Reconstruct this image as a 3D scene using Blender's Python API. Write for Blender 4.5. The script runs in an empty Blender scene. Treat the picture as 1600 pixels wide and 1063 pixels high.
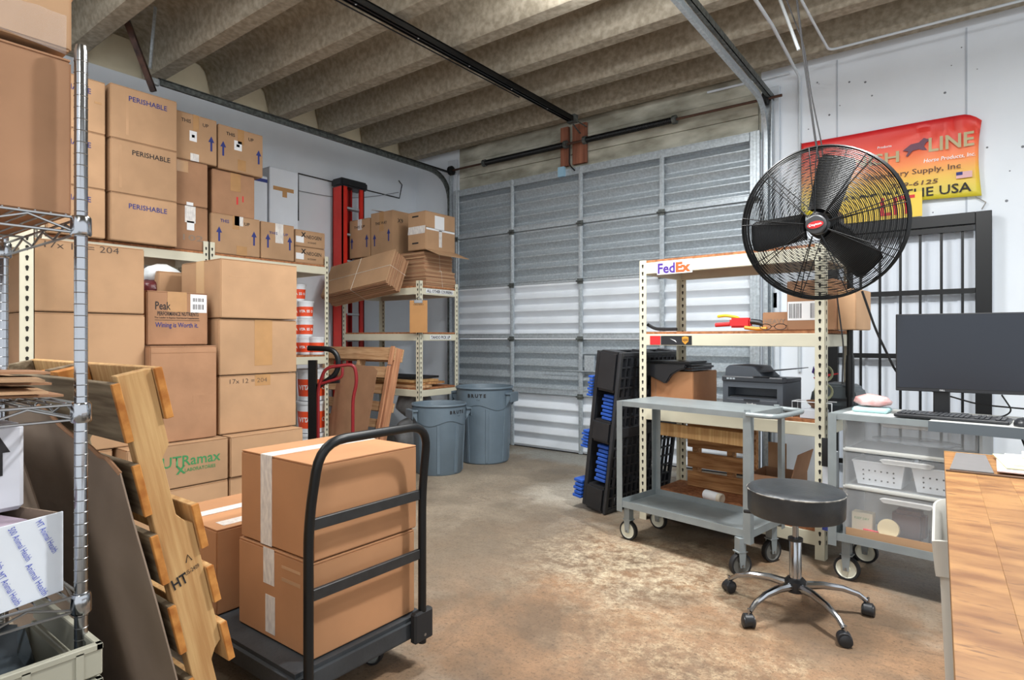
import bpy, bmesh, math, random
from mathutils import Vector, Matrix
random.seed(7)
C = bpy.context.scene.collection
PI = math.pi
def R(d): return math.radians(d)

# ------------------------------------------------------------------ camera
YAW = 37.2; FPX = 942.0; CH = 1.30; HOR = 529.0
cam_d = bpy.data.cameras.new('camera'); cam = bpy.data.objects.new('camera', cam_d); C.objects.link(cam)
cam.location = (0, 0, CH); cam.rotation_euler = (R(90), 0, R(YAW))
cam_d.sensor_width = 36; cam_d.lens = FPX/1600*36; cam_d.shift_y = -2.5/1600; cam_d.clip_start = .05
bpy.context.scene.camera = cam
# ------------------------------------------------------------------ world
w = bpy.data.worlds.new('world'); bpy.context.scene.world = w; w.use_nodes = True
w.node_tree.nodes['Background'].inputs[0].default_value = (.93, .965, 1.0, 1)
w.node_tree.nodes['Background'].inputs[1].default_value = 1.2
# ------------------------------------------------------------------ lamps: fluorescent strips under the joists, plus added fill lamps
def area(x, y, z, sx, sy, power, col=(.97, .985, 1.0)):
    l = bpy.data.lights.new('strip_or_fill_light', 'AREA'); l.shape = 'RECTANGLE'; l.size = sx; l.size_y = sy
    l.energy = power; l.color = col
    o = bpy.data.objects.new('strip_or_fill_light', l); C.objects.link(o); o.location = (x, y, z); return o
def tube_or_fill_lamp(x, y, z, L_, power, alongx=False):
    # a bare fluorescent batten, also used for added fill: shines down and, weaker, up on the joists
    area(x, y, z, L_ if alongx else .25, .25 if alongx else L_, power)
    u = area(x, y, z+.02, L_ if alongx else .25, .25 if alongx else L_, power*.8); u.rotation_euler = (PI, 0, 0)
tube_or_fill_lamp(.0, 2.65, 3.5, .22, 105)
tube_or_fill_lamp(-1.9, 3.0, 3.55, 1.0, 78)  # unseen fill lamp, added to brighten the far area and the joists
tube_or_fill_lamp(-4.2, .9, 3.6, 1.0, 30)  # another unseen fill lamp, added to carry more light into the far area
tube_or_fill_lamp(-2.4, -.3, 3.5, 1.2, 42, True)
tube_or_fill_lamp(.6, -1.6, 3.4, 1.2, 32)
vs = bpy.context.scene.view_settings
vs.view_transform = 'Standard'; vs.look = 'None'; vs.exposure = 0.38; vs.gamma = 1.0; vs.use_curve_mapping = False

# ------------------------------------------------------------------ projection helpers (measure from the photograph)
SN, CS = math.sin(R(YAW)), math.cos(R(YAW))
def d2(u):
    r = (u-800)/FPX
    return (-SN+CS*r, CS+SN*r)
def yx(u, X):
    a, b = d2(u); return X*b/a
def xy(u, Y):
    a, b = d2(u); return Y*a/b
def hx(u, v, X):
    a, b = d2(u); return CH+(X/a)*(HOR-v)/FPX
def hy(u, v, Y):
    a, b = d2(u); return CH+(Y/b)*(HOR-v)/FPX
def fl(u, v, h=0):
    z = FPX*(CH-h)/(v-HOR); a, b = d2(u); return (a*z, b*z)

# ------------------------------------------------------------------ materials
def lin(c):
    return tuple((x/255/12.92 if x/255 <= .04045 else ((x/255+.055)/1.055)**2.4) for x in c)+(1,)
MATS = {}
def mat(name, col, rough=.6, metal=0.0, var=.0, scale=6, bump=0.0, bscale=60, spec=.5, col2=None, rnd=0.0, stretch=None, alpha=1, trans=0, coat=0, detail=4):
    if name in MATS: return MATS[name]
    m = bpy.data.materials.new(name); m.use_nodes = True; nt = m.node_tree; N = nt.nodes; L = nt.links
    b = N['Principled BSDF']
    b.inputs['Roughness'].default_value = rough; b.inputs['Metallic'].default_value = metal
    b.inputs['Specular IOR Level'].default_value = spec
    b.inputs['Coat Weight'].default_value = coat
    b.inputs['Alpha'].default_value = alpha; b.inputs['Transmission Weight'].default_value = trans
    c1 = lin(col); c2 = lin(col2) if col2 else tuple(max(0, x*(1-var)) for x in c1[:3])+(1,)
    if var or col2 or bump or rnd:
        tc = N.new('ShaderNodeTexCoord'); mp = N.new('ShaderNodeMapping'); L.new(tc.outputs['Object'], mp.inputs[0])
        if stretch: mp.inputs['Scale'].default_value = stretch
        if rnd:
            oi = N.new('ShaderNodeObjectInfo'); cx = N.new('ShaderNodeCombineXYZ')
            mu = N.new('ShaderNodeMath'); mu.operation = 'MULTIPLY'; mu.inputs[1].default_value = 40
            L.new(oi.outputs['Random'], mu.inputs[0]); L.new(mu.outputs[0], cx.inputs[0]); L.new(mu.outputs[0], cx.inputs[1]); L.new(cx.outputs[0], mp.inputs['Location'])
        no = N.new('ShaderNodeTexNoise'); no.inputs['Scale'].default_value = scale; no.inputs['Detail'].default_value = detail
        L.new(mp.outputs[0], no.inputs['Vector'])
        rp = N.new('ShaderNodeValToRGB'); rp.color_ramp.elements[0].position = .36; rp.color_ramp.elements[1].position = .66
        rp.color_ramp.elements[0].color = c2; rp.color_ramp.elements[1].color = c1
        L.new(no.outputs['Fac'], rp.inputs[0]); out = rp.outputs[0]
        if rnd:
            hs = N.new('ShaderNodeHueSaturation'); mr = N.new('ShaderNodeMapRange')
            mr.inputs['To Min'].default_value = 1-rnd; mr.inputs['To Max'].default_value = 1+rnd
            L.new(oi.outputs['Random'], mr.inputs['Value']); L.new(mr.outputs[0], hs.inputs['Value']); L.new(out, hs.inputs['Color']); out = hs.outputs[0]
        L.new(out, b.inputs['Base Color'])
        if bump:
            n2 = N.new('ShaderNodeTexNoise'); n2.inputs['Scale'].default_value = bscale; n2.inputs['Detail'].default_value = 3
            L.new(mp.outputs[0], n2.inputs['Vector'])
            bp = N.new('ShaderNodeBump'); bp.inputs['Strength'].default_value = bump; bp.inputs['Distance'].default_value = .01
            L.new(n2.outputs['Fac'], bp.inputs['Height']); L.new(bp.outputs[0], b.inputs['Normal'])
    else:
        b.inputs['Base Color'].default_value = c1
    MATS[name] = m; return m

kraft = mat('kraft cardboard', (184, 148, 114), .82, var=.16, scale=3.5, bump=.12, bscale=9, spec=.25, rnd=.07)
kraft_o = mat('orange kraft cardboard', (180, 132, 94), .72, var=.16, scale=3, bump=.12, bscale=8, spec=.3, rnd=.04)
kraft_r = mat('reddish kraft cardboard', (170, 130, 100), .85, var=.2, scale=4, bump=.15, bscale=12, spec=.2, rnd=.08)
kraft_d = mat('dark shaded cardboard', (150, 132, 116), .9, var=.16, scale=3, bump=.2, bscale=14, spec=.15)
corr = mat('corrugated edge', (168, 118, 84), .9, col2=(96, 62, 44), scale=60, stretch=(1, 1, 6), spec=.1)
white_card = mat('white coated cardboard', (208, 214, 222), .6, var=.06, scale=5, bump=.06, bscale=12)
tape_clear = mat('brown packing tape', (180, 138, 92), .25, var=.1, scale=12, spec=.6)
tape_white = mat('white printed tape', (226, 222, 216), .35, col2=(198, 194, 192), scale=70, stretch=(1, 1, .35), spec=.5)
ink_blue = mat('blue ink', (40, 52, 120), .7)
ink_black = mat('black ink', (30, 28, 30), .7)
ink_green = mat('green ink', (62, 138, 84), .7)
ink_red = mat('red ink', (206, 40, 44), .6)
ink_white = mat('white ink', (238, 238, 238), .6)
ink_purple = mat('purple ink', (74, 40, 140), .5)
ink_orange = mat('orange ink', (238, 92, 40), .5)
ink_gold = mat('gold ink', (214, 150, 50), .5)
paper = mat('white paper', (228, 230, 232), .7)
galv = mat('galvanised steel', (186, 196, 202), .38, .35, col2=(164, 173, 180), scale=45, bump=.05, bscale=60, detail=2)
galv_d = mat('dull galvanised steel', (112, 118, 116), .5, .4, col2=(72, 76, 74), scale=30, bump=.05)
door_white = mat('white painted door sheet', (222, 229, 236), .42, var=.07, scale=5)
wall_p = mat('white painted concrete wall', (226, 233, 240), .75, var=.05, scale=2.2, bump=.12, bscale=5, spec=.3)
cream = mat('cream painted infill', (236, 226, 198), .85, var=.16, scale=3, bump=.15, bscale=8, spec=.2)
conc = mat('raw concrete joist', (162, 154, 138), .85, col2=(134, 126, 110), scale=22, bump=.10, bscale=70, spec=.2)
header = mat('weathered painted plywood', (200, 200, 186), .8, col2=(142, 140, 126), scale=3.4, bump=.15, bscale=12, stretch=(.8, 1, 2), spec=.2, detail=8)
redwood = mat('stained red timber', (160, 104, 80), .75, col2=(112, 66, 48), scale=9, stretch=(2, 1, .2))
shelf_c = mat('cream enamelled steel', (214, 210, 188), .5, var=.06, scale=5)
hole_d = mat('dark keyhole', (40, 36, 32), .9)
deck_m = mat('particle board', (178, 122, 84), .85, col2=(140, 92, 62), scale=40, spec=.2)
blk_pl = mat('black plastic', (34, 36, 40), .42, var=.2, scale=8)
blk_mt = mat('black powder coated steel', (14, 16, 18), .4, spec=.35)
blk_rub = mat('black rubber', (24, 24, 26), .7)
vinyl = mat('black vinyl', (50, 54, 58), .38, var=.25, scale=14, bump=.1, bscale=60)
chrome = mat('chrome', (164, 167, 172), .15, 1.0)
chrome_w = mat('zinc plated wire', (158, 160, 162), .28, .95)
grey_st = mat('grey enamelled steel', (140, 148, 150), .4, .15, var=.14, scale=9, bump=.03)
can_pl = mat('grey blue plastic', (98, 114, 126), .5, var=.1, scale=7, bump=.05, bscale=90)
can_in = mat('grey blue plastic worn', (112, 132, 146), .55, var=.2, scale=5)
pine = mat('raw pine timber', (198, 162, 112), .75, col2=(172, 130, 84), scale=9, stretch=(6, 6, .35), bump=.08, spec=.2)
pine_h = mat('raw pine boards', (212, 174, 134), .8, col2=(182, 138, 98), scale=10, stretch=(.4, 6, 6), bump=.1, spec=.2, rnd=.08)
pine_b = mat('brown stained pine', (200, 154, 104), .75, col2=(146, 100, 62), scale=8, stretch=(.5, 6, 6), bump=.1, spec=.2, rnd=.08, detail=7)
pine_e = mat('pine end grain', (196, 136, 72), .8, col2=(160, 100, 48), scale=25, spec=.2)
pine_g = mat('greyed pine boards', (136, 122, 100), .85, col2=(98, 84, 66), scale=9, stretch=(.4, 6, 6), spec=.2)
red_fg = mat('red fibreglass', (214, 44, 30), .4, var=.15, scale=4)
red_mt = mat('dark red enamel', (132, 28, 34), .4)
orange_pl = mat('orange label', (232, 78, 34), .5)
blue_pl = mat('blue plastic', (36, 84, 176), .45, var=.2, scale=8)
white_pl = mat('white plastic', (222, 226, 230), .4)
bin_pl = mat('putty plastic', (186, 184, 176), .45)
clear_pl = mat('frosted clear plastic', (222, 226, 230), .22, alpha=.12, spec=.6)
crate_pl = mat('grey crate plastic', (164, 162, 146), .6, var=.1, scale=6)
brass = mat('brass zinc', (170, 150, 110), .4, .8)

# ------------------------------------------------------------------ mesh builder
def fillet(pts, r, n=5):
    P = [Vector(p) for p in pts]; out = [P[0]]
    for i in range(1, len(P)-1):
        a, b, c = P[i-1], P[i], P[i+1]
        u = (a-b); v = (c-b); ra = min(r, u.length*.49, v.length*.49)
        u.normalize(); v.normalize(); p0 = b+u*ra; p2 = b+v*ra
        for k in range(n+1):
            t = k/n; out.append(p0*(1-t)**2+b*2*t*(1-t)+p2*t*t)
    out.append(P[-1]); return out
class MB:
    def __init__(s): s.v = []; s.f = []
    def add(s, vs_, fs):
        n = len(s.v); s.v += [tuple(v) for v in vs_]; s.f += [tuple(i+n for i in f) for f in fs]; return s
    def box(s, x0, y0, z0, x1, y1, z1, M=None):
        vs_ = [(x, y, z) for z in (z0, z1) for y in (y0, y1) for x in (x0, x1)]
        if M is not None: vs_ = [M @ Vector(v) for v in vs_]
        return s.add(vs_, [(0, 2, 3, 1), (4, 5, 7, 6), (0, 1, 5, 4), (2, 6, 7, 3), (0, 4, 6, 2), (1, 3, 7, 5)])
    def prism(s, poly, a, b, axis='y', M=None):
        n = len(poly)
        def pt(p, t):
            q = {'y': (p[0], t, p[1]), 'z': (p[0], p[1], t), 'x': (t, p[0], p[1])}[axis]
            return M @ Vector(q) if M is not None else q
        vs_ = [pt(p, a) for p in poly]+[pt(p, b) for p in poly]
        fs = [tuple(range(n))[::-1], tuple(range(n, 2*n))]+[(i, (i+1) % n, n+(i+1) % n, n+i) for i in range(n)]
        return s.add(vs_, fs)
    def tube(s, pts, r, seg=8, rf=0, n=5, closed=False, rr=None):
        P = fillet(pts, rf, n) if rf else [Vector(p) for p in pts]
        m = len(P); rings = []; up = None
        for i in range(m):
            t = (P[(i+1) % m]-P[i-1]) if closed else (P[min(i+1, m-1)]-P[max(i-1, 0)])
            t.normalize()
            if up is None:
                up = Vector((0, 0, 1)) if abs(t.z) < .9 else Vector((1, 0, 0))
            a = (up-t*up.dot(t)); 
            if a.length < 1e-6: a = t.orthogonal()
            a.normalize(); up = a; b = t.cross(a); ri = rr[i] if rr else r
            rings.append([P[i]+(a*math.cos(2*PI*k/seg)+b*math.sin(2*PI*k/seg))*ri for k in range(seg)])
        vs_ = [v for g in rings for v in g]; fs = []
        for i in range(m if closed else m-1):
            j = (i+1) % m
            for k in range(seg):
                l = (k+1) % seg; fs.append((i*seg+k, i*seg+l, j*seg+l, j*seg+k))
        if not closed: fs += [tuple(range(seg))[::-1], tuple(range((m-1)*seg, m*seg))]
        return s.add(vs_, fs)
    def lathe(s, prof, seg=24, c=(0, 0, 0), M=None, cap=True):
        vs_ = []; fs = []
        for r, z in prof:
            for k in range(seg):
                a = 2*PI*k/seg; q = Vector((c[0]+r*math.cos(a), c[1]+r*math.sin(a), c[2]+z))
                vs_.append(M @ q if M is not None else q)
        for i in range(len(prof)-1):
            for k in range(seg):
                l = (k+1) % seg; fs.append((i*seg+k, i*seg+l, (i+1)*seg+l, (i+1)*seg+k))
        if cap: fs += [tuple(range(seg))[::-1], tuple(range((len(prof)-1)*seg, len(prof)*seg))]
        return s.add(vs_, fs)
    def build(s, name, m, parent=None, bevel=0, smooth=False, bseg=1, loc=None, rotz=None):
        me = bpy.data.meshes.new(name)
        me.from_pydata(s.v, [], s.f)
        if bevel:
            bm = bmesh.new(); bm.from_mesh(me)
            bmesh.ops.bevel(bm, geom=list(bm.edges), offset=bevel, segments=bseg, affect='EDGES', clamp_overlap=True)
            bm.to_mesh(me); bm.free()
        me.materials.append(m)
        if smooth or bevel:
            me.polygons.foreach_set('use_smooth', [True]*len(me.polygons)); me.set_sharp_from_angle(angle=R(35))
        me.update()
        o = bpy.data.objects.new(name, me); C.objects.link(o)
        if parent is not None: o.parent = parent
        if loc is not None: o.location = loc
        if rotz is not None: o.rotation_euler.z = rotz
        return o
def tag(o, label=None, cat=None, group=None, kind=None):
    if label: o['label'] = label
    if cat: o['category'] = cat
    if group: o['group'] = group
    if kind: o['kind'] = kind
    return o
def thing(name, label, cat, loc=(0, 0, 0), rz=0, group=None, rot=None):
    o = bpy.data.objects.new(name, None); C.objects.link(o); o.empty_display_size = .1
    o.location = loc; o.rotation_euler = rot if rot else (0, 0, rz)
    return tag(o, label, cat, group)
def struct(name, mb, m, **k):
    o = mb.build(name, m, **k); o['kind'] = 'structure'; return o
def copy_tree(o, parent=None):
    c = o.copy(); C.objects.link(c)
    if parent is not None: c.parent = parent
    for ch in list(o.children): copy_tree(ch, c)
    return c
def place(proto, loc, rz=0, label=None, used=[]):
    if proto not in used: used.append(proto); o = proto
    else: o = copy_tree(proto)
    o.location = loc; o.rotation_euler.z = rz
    if label: o['label'] = label
    return o
_font_cache = {}
def lettering(s, parent, m, org, right, up, h, width=None, align='CENTER', name='lettering', shear=0, bold=0, rot=0, eps=.0015, spacing=1.0):
    """flat print: the string centred on org, letters h tall, on the plane spanned by right and up"""
    cu = bpy.data.curves.new('t', 'FONT'); cu.body = s; cu.align_x = align; cu.shear = shear; cu.offset = bold; cu.size = 1; cu.resolution_u = 2; cu.space_character = spacing
    ob = bpy.data.objects.new('t', cu)
    me = bpy.data.meshes.new_from_object(ob)
    bpy.data.objects.remove(ob); bpy.data.curves.remove(cu)
    xs = [v.co.x for v in me.vertices]; ys = [v.co.y for v in me.vertices]
    if not xs: return None
    x0, x1, y0, y1 = min(xs), max(xs), min(ys), max(ys)
    sy = h/max(y1-y0, 1e-3); sx = (width/max(x1-x0, 1e-3)) if width else sy
    right = Vector(right).normalized(); up = Vector(up).normalized(); n = right.cross(up)
    cr, sr = math.cos(rot), math.sin(rot); org = Vector(org)
    for v in me.vertices:
        a = (v.co.x-(x0+x1)/2)*sx; b = (v.co.y-(y0+y1)/2)*sy
        a, b = a*cr-b*sr, a*sr+b*cr
        v.co = org+right*a+up*b+n*eps
    me.materials.clear(); me.materials.append(m); me.name = name
    o = bpy.data.objects.new(name, me); C.objects.link(o); o.parent = parent; return o

# ------------------------------------------------------------------ cartons
class Face:
    def __init__(s, o, r, u, W, H): s.o = Vector(o); s.r = Vector(r); s.u = Vector(u); s.n = s.r.cross(s.u); s.W = W; s.H = H
    def p(s, a, b, e=0): return s.o+s.r*(a*s.W)+s.u*(b*s.H)+s.n*e
    def rect(s, mb, a0, b0, a1, b1, t=.0012, skew=0):
        q = [s.p(a0, b0), s.p(a1, b0), s.p(a1+skew, b1), s.p(a0+skew, b1)]
        vs_ = q+[x+s.n*t for x in q]
        mb.add(vs_, [(3, 2, 1, 0), (4, 5, 6, 7), (0, 1, 5, 4), (1, 2, 6, 5), (2, 3, 7, 6), (3, 0, 4, 7)])
    def poly(s, mb, pts, t=.0014):
        n = len(pts); q = [s.p(a, b) for a, b in pts]
        mb.add(q+[x+s.n*t for x in q], [tuple(range(n))[::-1], tuple(range(n, 2*n))]+[(i, (i+1) % n, n+(i+1) % n, n+i) for i in range(n)])
def faces(d, w_, h):
    return {'f': Face((d/2, -w_/2, 0), (0, 1, 0), (0, 0, 1), w_, h),
            's': Face((-d/2, -w_/2, 0), (1, 0, 0), (0, 0, 1), d, h),
            't': Face((-d/2, -w_/2, h), (1, 0, 0), (0, 1, 0), d, w_)}
def marks(t, F, ms):
    for k in ms:
        f = F[k[1]]
        if k[0] == 'text':      # text, face, string, a, b, height, ink [, width, rot]
            lettering(k[2], t, k[6], f.p(k[3], k[4]), f.r, f.u, k[5], k[7] if len(k) > 7 else None, rot=k[8] if len(k) > 8 else 0, bold=-.008 if k[6].name.startswith('felt pen') else .012)
        elif k[0] == 'arrow':   # arrow, face, a, b, height, ink
            a, b, h = k[2], k[3], k[4]/f.H; wd = k[4]*.20/f.W
            mb = MB(); f.poly(mb, [(a-wd*.32, b), (a+wd*.32, b), (a+wd*.32, b+h*.62), (a-wd*.32, b+h*.62)])
            f.poly(mb, [(a-wd, b+h*.6), (a+wd, b+h*.6), (a, b+h)])
            mb.build('printed_arrow', k[5], t)
        elif k[0] in ('tape', 'sticker', 'patch'):   # kind, face, a0, b0, a1, b1, material
            mb = MB(); f.rect(mb, *k[2:6], t=.0013 if k[0] != 'patch' else .0009, skew=k[7] if len(k) > 7 else 0); mb.build({'tape': 'tape_strip', 'sticker': 'sticker', 'patch': 'scuffed_patch'}[k[0]], k[6], t)
        elif k[0] == 'bars':    # barcode
            mb = MB(); a = k[2]; rnd = random.Random(3)
            while a < k[4]:
                ww = rnd.choice([.006, .01, .016])*(.4/f.W if f.W > .4 else 1); f.rect(mb, a, k[3], a+ww, k[5], t=.0017); a += ww*2.1
            mb.build('barcode', k[6], t)
def carton(label, X, Y0, Y1, Z0, Z1, d, ms=(), m=None, rz=0, group='stacked cartons', flaps=True, name='carton', dz=0):
    w_ = Y1-Y0-.004; h = Z1-Z0-.003; m = m or kraft
    t = thing(name, label, 'box', (X-d/2, (Y0+Y1)/2, Z0+.001), rz, group)
    mb = MB()
    hb = h-.004
    mb.box(-d/2, -w_/2, 0, d/2, w_/2, hb)
    b = mb.build('body', m, t, bevel=.005, bseg=2)
    for s_ in (-1, 1):
        fm = MB(); fm.box(-d/2+.002, min(0, s_*w_/2)+(.0015 if s_ > 0 else .002), hb-.001, d/2-.002, max(0, s_*w_/2)-(.0015 if s_ < 0 else .002), h) if w_ < d else fm.box(min(0, s_*d/2)+.002, -w_/2+.002, hb-.001, max(0, s_*d/2)-.002, w_/2-.002, h)
        fm.build('flap', m, t, bevel=.001)
    marks(t, faces(d, w_, h), ms)
    return t
# ================================================================== STRUCTURE
XW, YD = -6.2, 5.93
HB = 3.74; HD = 4.08; PITCH = .647; DX0, DX1 = -5.37, -1.56; DH = 3.235
# floor
def floor_mat():
    m = bpy.data.materials.new('stained concrete floor'); m.use_nodes = True; nt = m.node_tree; N = nt.nodes; L = nt.links; b = N['Principled BSDF']
    tc = N.new('ShaderNodeTexCoord')
    def noise(s, d=6, dist=0, ro=.6, st=None):
        n = N.new('ShaderNodeTexNoise'); n.inputs['Scale'].default_value = s; n.inputs['Detail'].default_value = d; n.inputs['Roughness'].default_value = ro; n.inputs['Distortion'].default_value = dist
        if st:
            mp = N.new('ShaderNodeMapping'); mp.inputs['Scale'].default_value = st; L.new(tc.outputs['Object'], mp.inputs[0]); L.new(mp.outputs[0], n.inputs['Vector'])
        else: L.new(tc.outputs['Object'], n.inputs['Vector'])
        return n.outputs['Fac']
    def ramp(f, p0, p1, c0=(0, 0, 0, 1), c1=(1, 1, 1, 1)):
        r = N.new('ShaderNodeValToRGB'); r.color_ramp.elements[0].position = p0; r.color_ramp.elements[1].position = p1
        r.color_ramp.elements[0].color = c0; r.color_ramp.elements[1].color = c1; L.new(f, r.inputs[0]); return r.outputs[0]
    def mix(f, a, c, mode='MIX'):
        x = N.new('ShaderNodeMix'); x.data_type = 'RGBA'; x.blend_type = mode
        if isinstance(f, float): x.inputs[0].default_value = f
        else: L.new(f, x.inputs[0])
        for i, s_ in ((6, a), (7, c)):
            if isinstance(s_, tuple): x.inputs[i].default_value = s_
            else: L.new(s_, x.inputs[i])
        return x.outputs[2]
    def blob(cx, cy, rx, ry, soft=.5, rot=0):
        mp = N.new('ShaderNodeMapping'); mp.vector_type = 'TEXTURE'; mp.inputs['Location'].default_value = (cx, cy, 0); mp.inputs['Rotation'].default_value = (0, 0, rot); mp.inputs['Scale'].default_value = (rx, ry, 1)
        L.new(tc.outputs['Object'], mp.inputs[0])
        g = N.new('ShaderNodeTexGradient'); g.gradient_type = 'SPHERICAL'; L.new(mp.outputs[0], g.inputs[0])
        nz = noise(3.2, 7, .6)
        ad = N.new('ShaderNodeMath'); ad.operation = 'MULTIPLY_ADD'; L.new(nz, ad.inputs[0]); ad.inputs[1].default_value = 1.0; ad.inputs[2].default_value = -.5
        a2 = N.new('ShaderNodeMath'); a2.operation = 'ADD'; L.new(g.outputs['Fac'], a2.inputs[0]); L.new(ad.outputs[0], a2.inputs[1])
        return ramp(a2.outputs[0], .22, .22+soft)
    def mul(a, k):
        x = N.new('ShaderNodeMath'); x.operation = 'MULTIPLY'; L.new(a, x.inputs[0])
        if isinstance(k, float): x.inputs[1].default_value = k
        else: L.new(k, x.inputs[1])
        return x.outputs[0]
    base = mix(ramp(noise(1.5, 8), .35, .65), lin((122, 111, 96)), lin((158, 146, 128)))
    # rust-brown staining of the front half
    base = mix(mul(blob(-1.0, 2.5, 2.5, 2.2, .35), .78), base, mix(ramp(noise(2.4, 8, .5), .38, .62), lin((104, 80, 58)), lin((152, 114, 80))))
    base = mix(mul(blob(-2.4, 3.0, .9, 1.1, .4), .6), base, lin((100, 88, 74)))
    base = mix(mul(ramp(noise(11, 12, 0, .82), .44, .60), mul(blob(-1.5, 3.15, 1.2, .95, .5), .95)), base, lin((200, 186, 158)))
    base = mix(mul(ramp(noise(14, 12, 0, .82), .47, .62), mul(blob(-.85, 2.35, .9, .6, .4), .8)), base, lin((188, 168, 136)))
    base = mix(mul(blob(-2.7, 4.4, .55, .9, .4), .55), base, lin((206, 200, 186)))
    base = mix(mul(blob(-3.3, 5.6, 1.8, .45, .4), .5), base, lin((190, 196, 192)))
    # dark specks and scratches
    base = mix(mul(ramp(noise(48, 10, 0, .85), .53, .66), .62), base, lin((74, 56, 42)))
    base = mix(mul(ramp(noise(6, 12, .6, .75), .56, .70), .5), base, lin((84, 66, 52)))
    base = mix(mul(blob(-2.5, 2.6, 1.1, 1.2, .5), .55), base, lin((128, 116, 100)))
    base = mix(mul(ramp(noise(20, 14, .2, .95), .47, .60), .50), base, lin((92, 76, 60)))
    base = mix(mul(ramp(noise(75, 4, 0, .6), .56, .64), .45), base, lin((60, 48, 38)))
    base = mix(mul(ramp(noise(5, 10, 2.0, .7, st=(1, 5, 1)), .60, .66), .45), base, lin((78, 64, 52)))
    L.new(base, b.inputs['Base Color'])
    L.new(ramp(noise(3, 5), .3, .7, (.42, .42, .42, 1), (.68, .68, .68, 1)), b.inputs['Roughness'])
    bp = N.new('ShaderNodeBump'); bp.inputs['Strength'].default_value = .25; bp.inputs['Distance'].default_value = .01; L.new(noise(30, 5), bp.inputs['Height']); L.new(bp.outputs[0], b.inputs['Normal'])
    return m
struct('floor', MB().box(XW-.2, -3.2, -.1, 3.4, YD+.2, 0), floor_mat())
# walls
struct('wall_left', MB().box(XW-.2, -3.2, 0, XW, YD, HB+.0), wall_p)
lf = MB()
lf.box(XW-.2, -3.2, HB, XW-.02, YD, HD+.1)
struct('wall_left_infill', lf, cream)
wf = MB(); wf.box(XW-.2, YD, 0, DX0, YD+.2, HD+.1); struct('wall_front_left', wf, wall_p)
wf = MB(); wf.box(DX1, YD, 0, 3.4, YD+.2, HD+.1); struct('wall_front_right', wf, wall_p)
hd = MB(); hd.box(DX0, YD, DH, DX1, YD+.2, HD+.1); struct('wall_front_header', hd, header)
for z0, z1, tk in ((DH+.002, 3.40, .018), (3.404, 3.60, .024), (3.604, 3.79, .016)):
    o = MB().box(DX0+.02, YD-tk, z0, DX1-.02, YD-.001, z1).build('panel', header, bevel=.003); o.parent = bpy.data.objects['wall_front_header']
# ceiling slab and precast joists
struct('ceiling', MB().box(XW-.2, -3.2, HD, 3.4, YD+.2, HD+.1), conc)
cl = bpy.data.objects['ceiling']
def joist(yf):
    w0, w1 = .15, .25; yb = yf-w0; c = (yf+yb)/2; rr = .13
    pr = [(yb, HB+.012), (yb+.012, HB), (yf-.012, HB), (yf, HB+.012)]
    right_side = [(c+w1/2-.01, HD-rr)]+[(c+w1/2-.01+rr*(1-math.cos(a)), HD-rr+rr*math.sin(a)) for a in (R(30), R(60), R(85))]+[(c+w1/2+rr, HD+.001)]
    left_side = [(2*c-p[0], p[1]) for p in right_side][::-1]
    poly = pr[2:]+right_side+left_side+pr[:2]
    mb = MB(); mb.prism([(p[0], p[1]) for p in poly], XW+.005, 3.35, 'x')
    return mb
k = 0
while True:
    yf = 5.80-PITCH*k
    if yf < -2.9: break
    o = joist(yf).build('joist', conc, cl, smooth=True); k += 1
# wall seams, small anchors and trims on the right wall
wr = bpy.data.objects['wall_front_right']
for u in (1308, 1510):
    X = xy(u, YD); MB().box(X-.006, YD-.004, 0, X+.006, YD+.01, HB).build('joint_strip', mat('joint filler', (186, 194, 204), .9, var=.1), wr)
sm = MB()
rn = random.Random(5)
for i in range(34):
    X = rn.uniform(DX1+.4, .45); Z = rn.uniform(2.3, 3.6); s_ = rn.uniform(.004, .011)
    sm.lathe([(s_, 0), (s_*.6, .004)], 7, M=Matrix.Translation((X, YD, Z)) @ Matrix.Rotation(R(90), 4, 'X'))
o = sm.build('anchor_holes', mat('dull metal anchor', (120, 124, 130), .7), wr); o['kind'] = 'stuff'
# jamb trims both sides of the overhead door
jm = MB(); jm.box(DX1+.02, YD-.05, 0, DX1+.17, YD-.001, 3.62); struct('trim_1', jm, mat('white painted timber', (210, 218, 226), .6, var=.08, bump=.1), bevel=.004)
jm = MB(); jm.box(DX0-.17, YD-.05, 0, DX0-.02, YD-.001, 3.66); struct('trim_2', jm, MATS['white painted timber'], bevel=.004)
jm = MB(); jm.tube([(DX1-.5, YD-.03, HB-.015), (DX1+.25, YD-.03, HB-.02)], .012); struct('trim_3', jm, MATS['white painted timber'])
# ------------------------------------------------------------------ overhead sectional door
dr = bpy.data.objects.new('door_1', None); C.objects.link(dr); dr.location = ((DX0+DX1)/2, YD-.07, 0); dr['kind'] = 'structure'
dr['label'] = 'corrugated steel overhead door of five sections'
HW = (DX1-DX0)/2; SEC = DH/5
def section(z0, m):
    mb = MB(); n = 4; p = (SEC-.05)/n; pts = [(0.0, z0+.002), (0.0, z0+.025)]
    for i in range(n):
        z = z0+.025+i*p
        pts += [(-.014, z+p*.05), (-.014, z+p*.12), (.050, z+p*.52), (.050, z+p*.60)]
    pts += [(0.0, z0+SEC-.025), (0.0, z0+SEC-.002)]
    m_ = len(pts); vs_ = [(-HW, y, z) for y, z in pts]+[(HW, y, z) for y, z in pts]
    vs_ += [(-HW, .06, z0+.002), (HW, .06, z0+.002), (-HW, .06, z0+SEC-.002), (HW, .06, z0+SEC-.002)]
    mb.add(vs_, [(i, i+m_, i+m_+1, i+1) for i in range(m_-1)]+[(0, 2*m_, 2*m_+1, m_), (m_-1, 2*m_-1, 2*m_+3, 2*m_+2), (2*m_, 2*m_+2, 2*m_+3, 2*m_+1)])
    return mb
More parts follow.
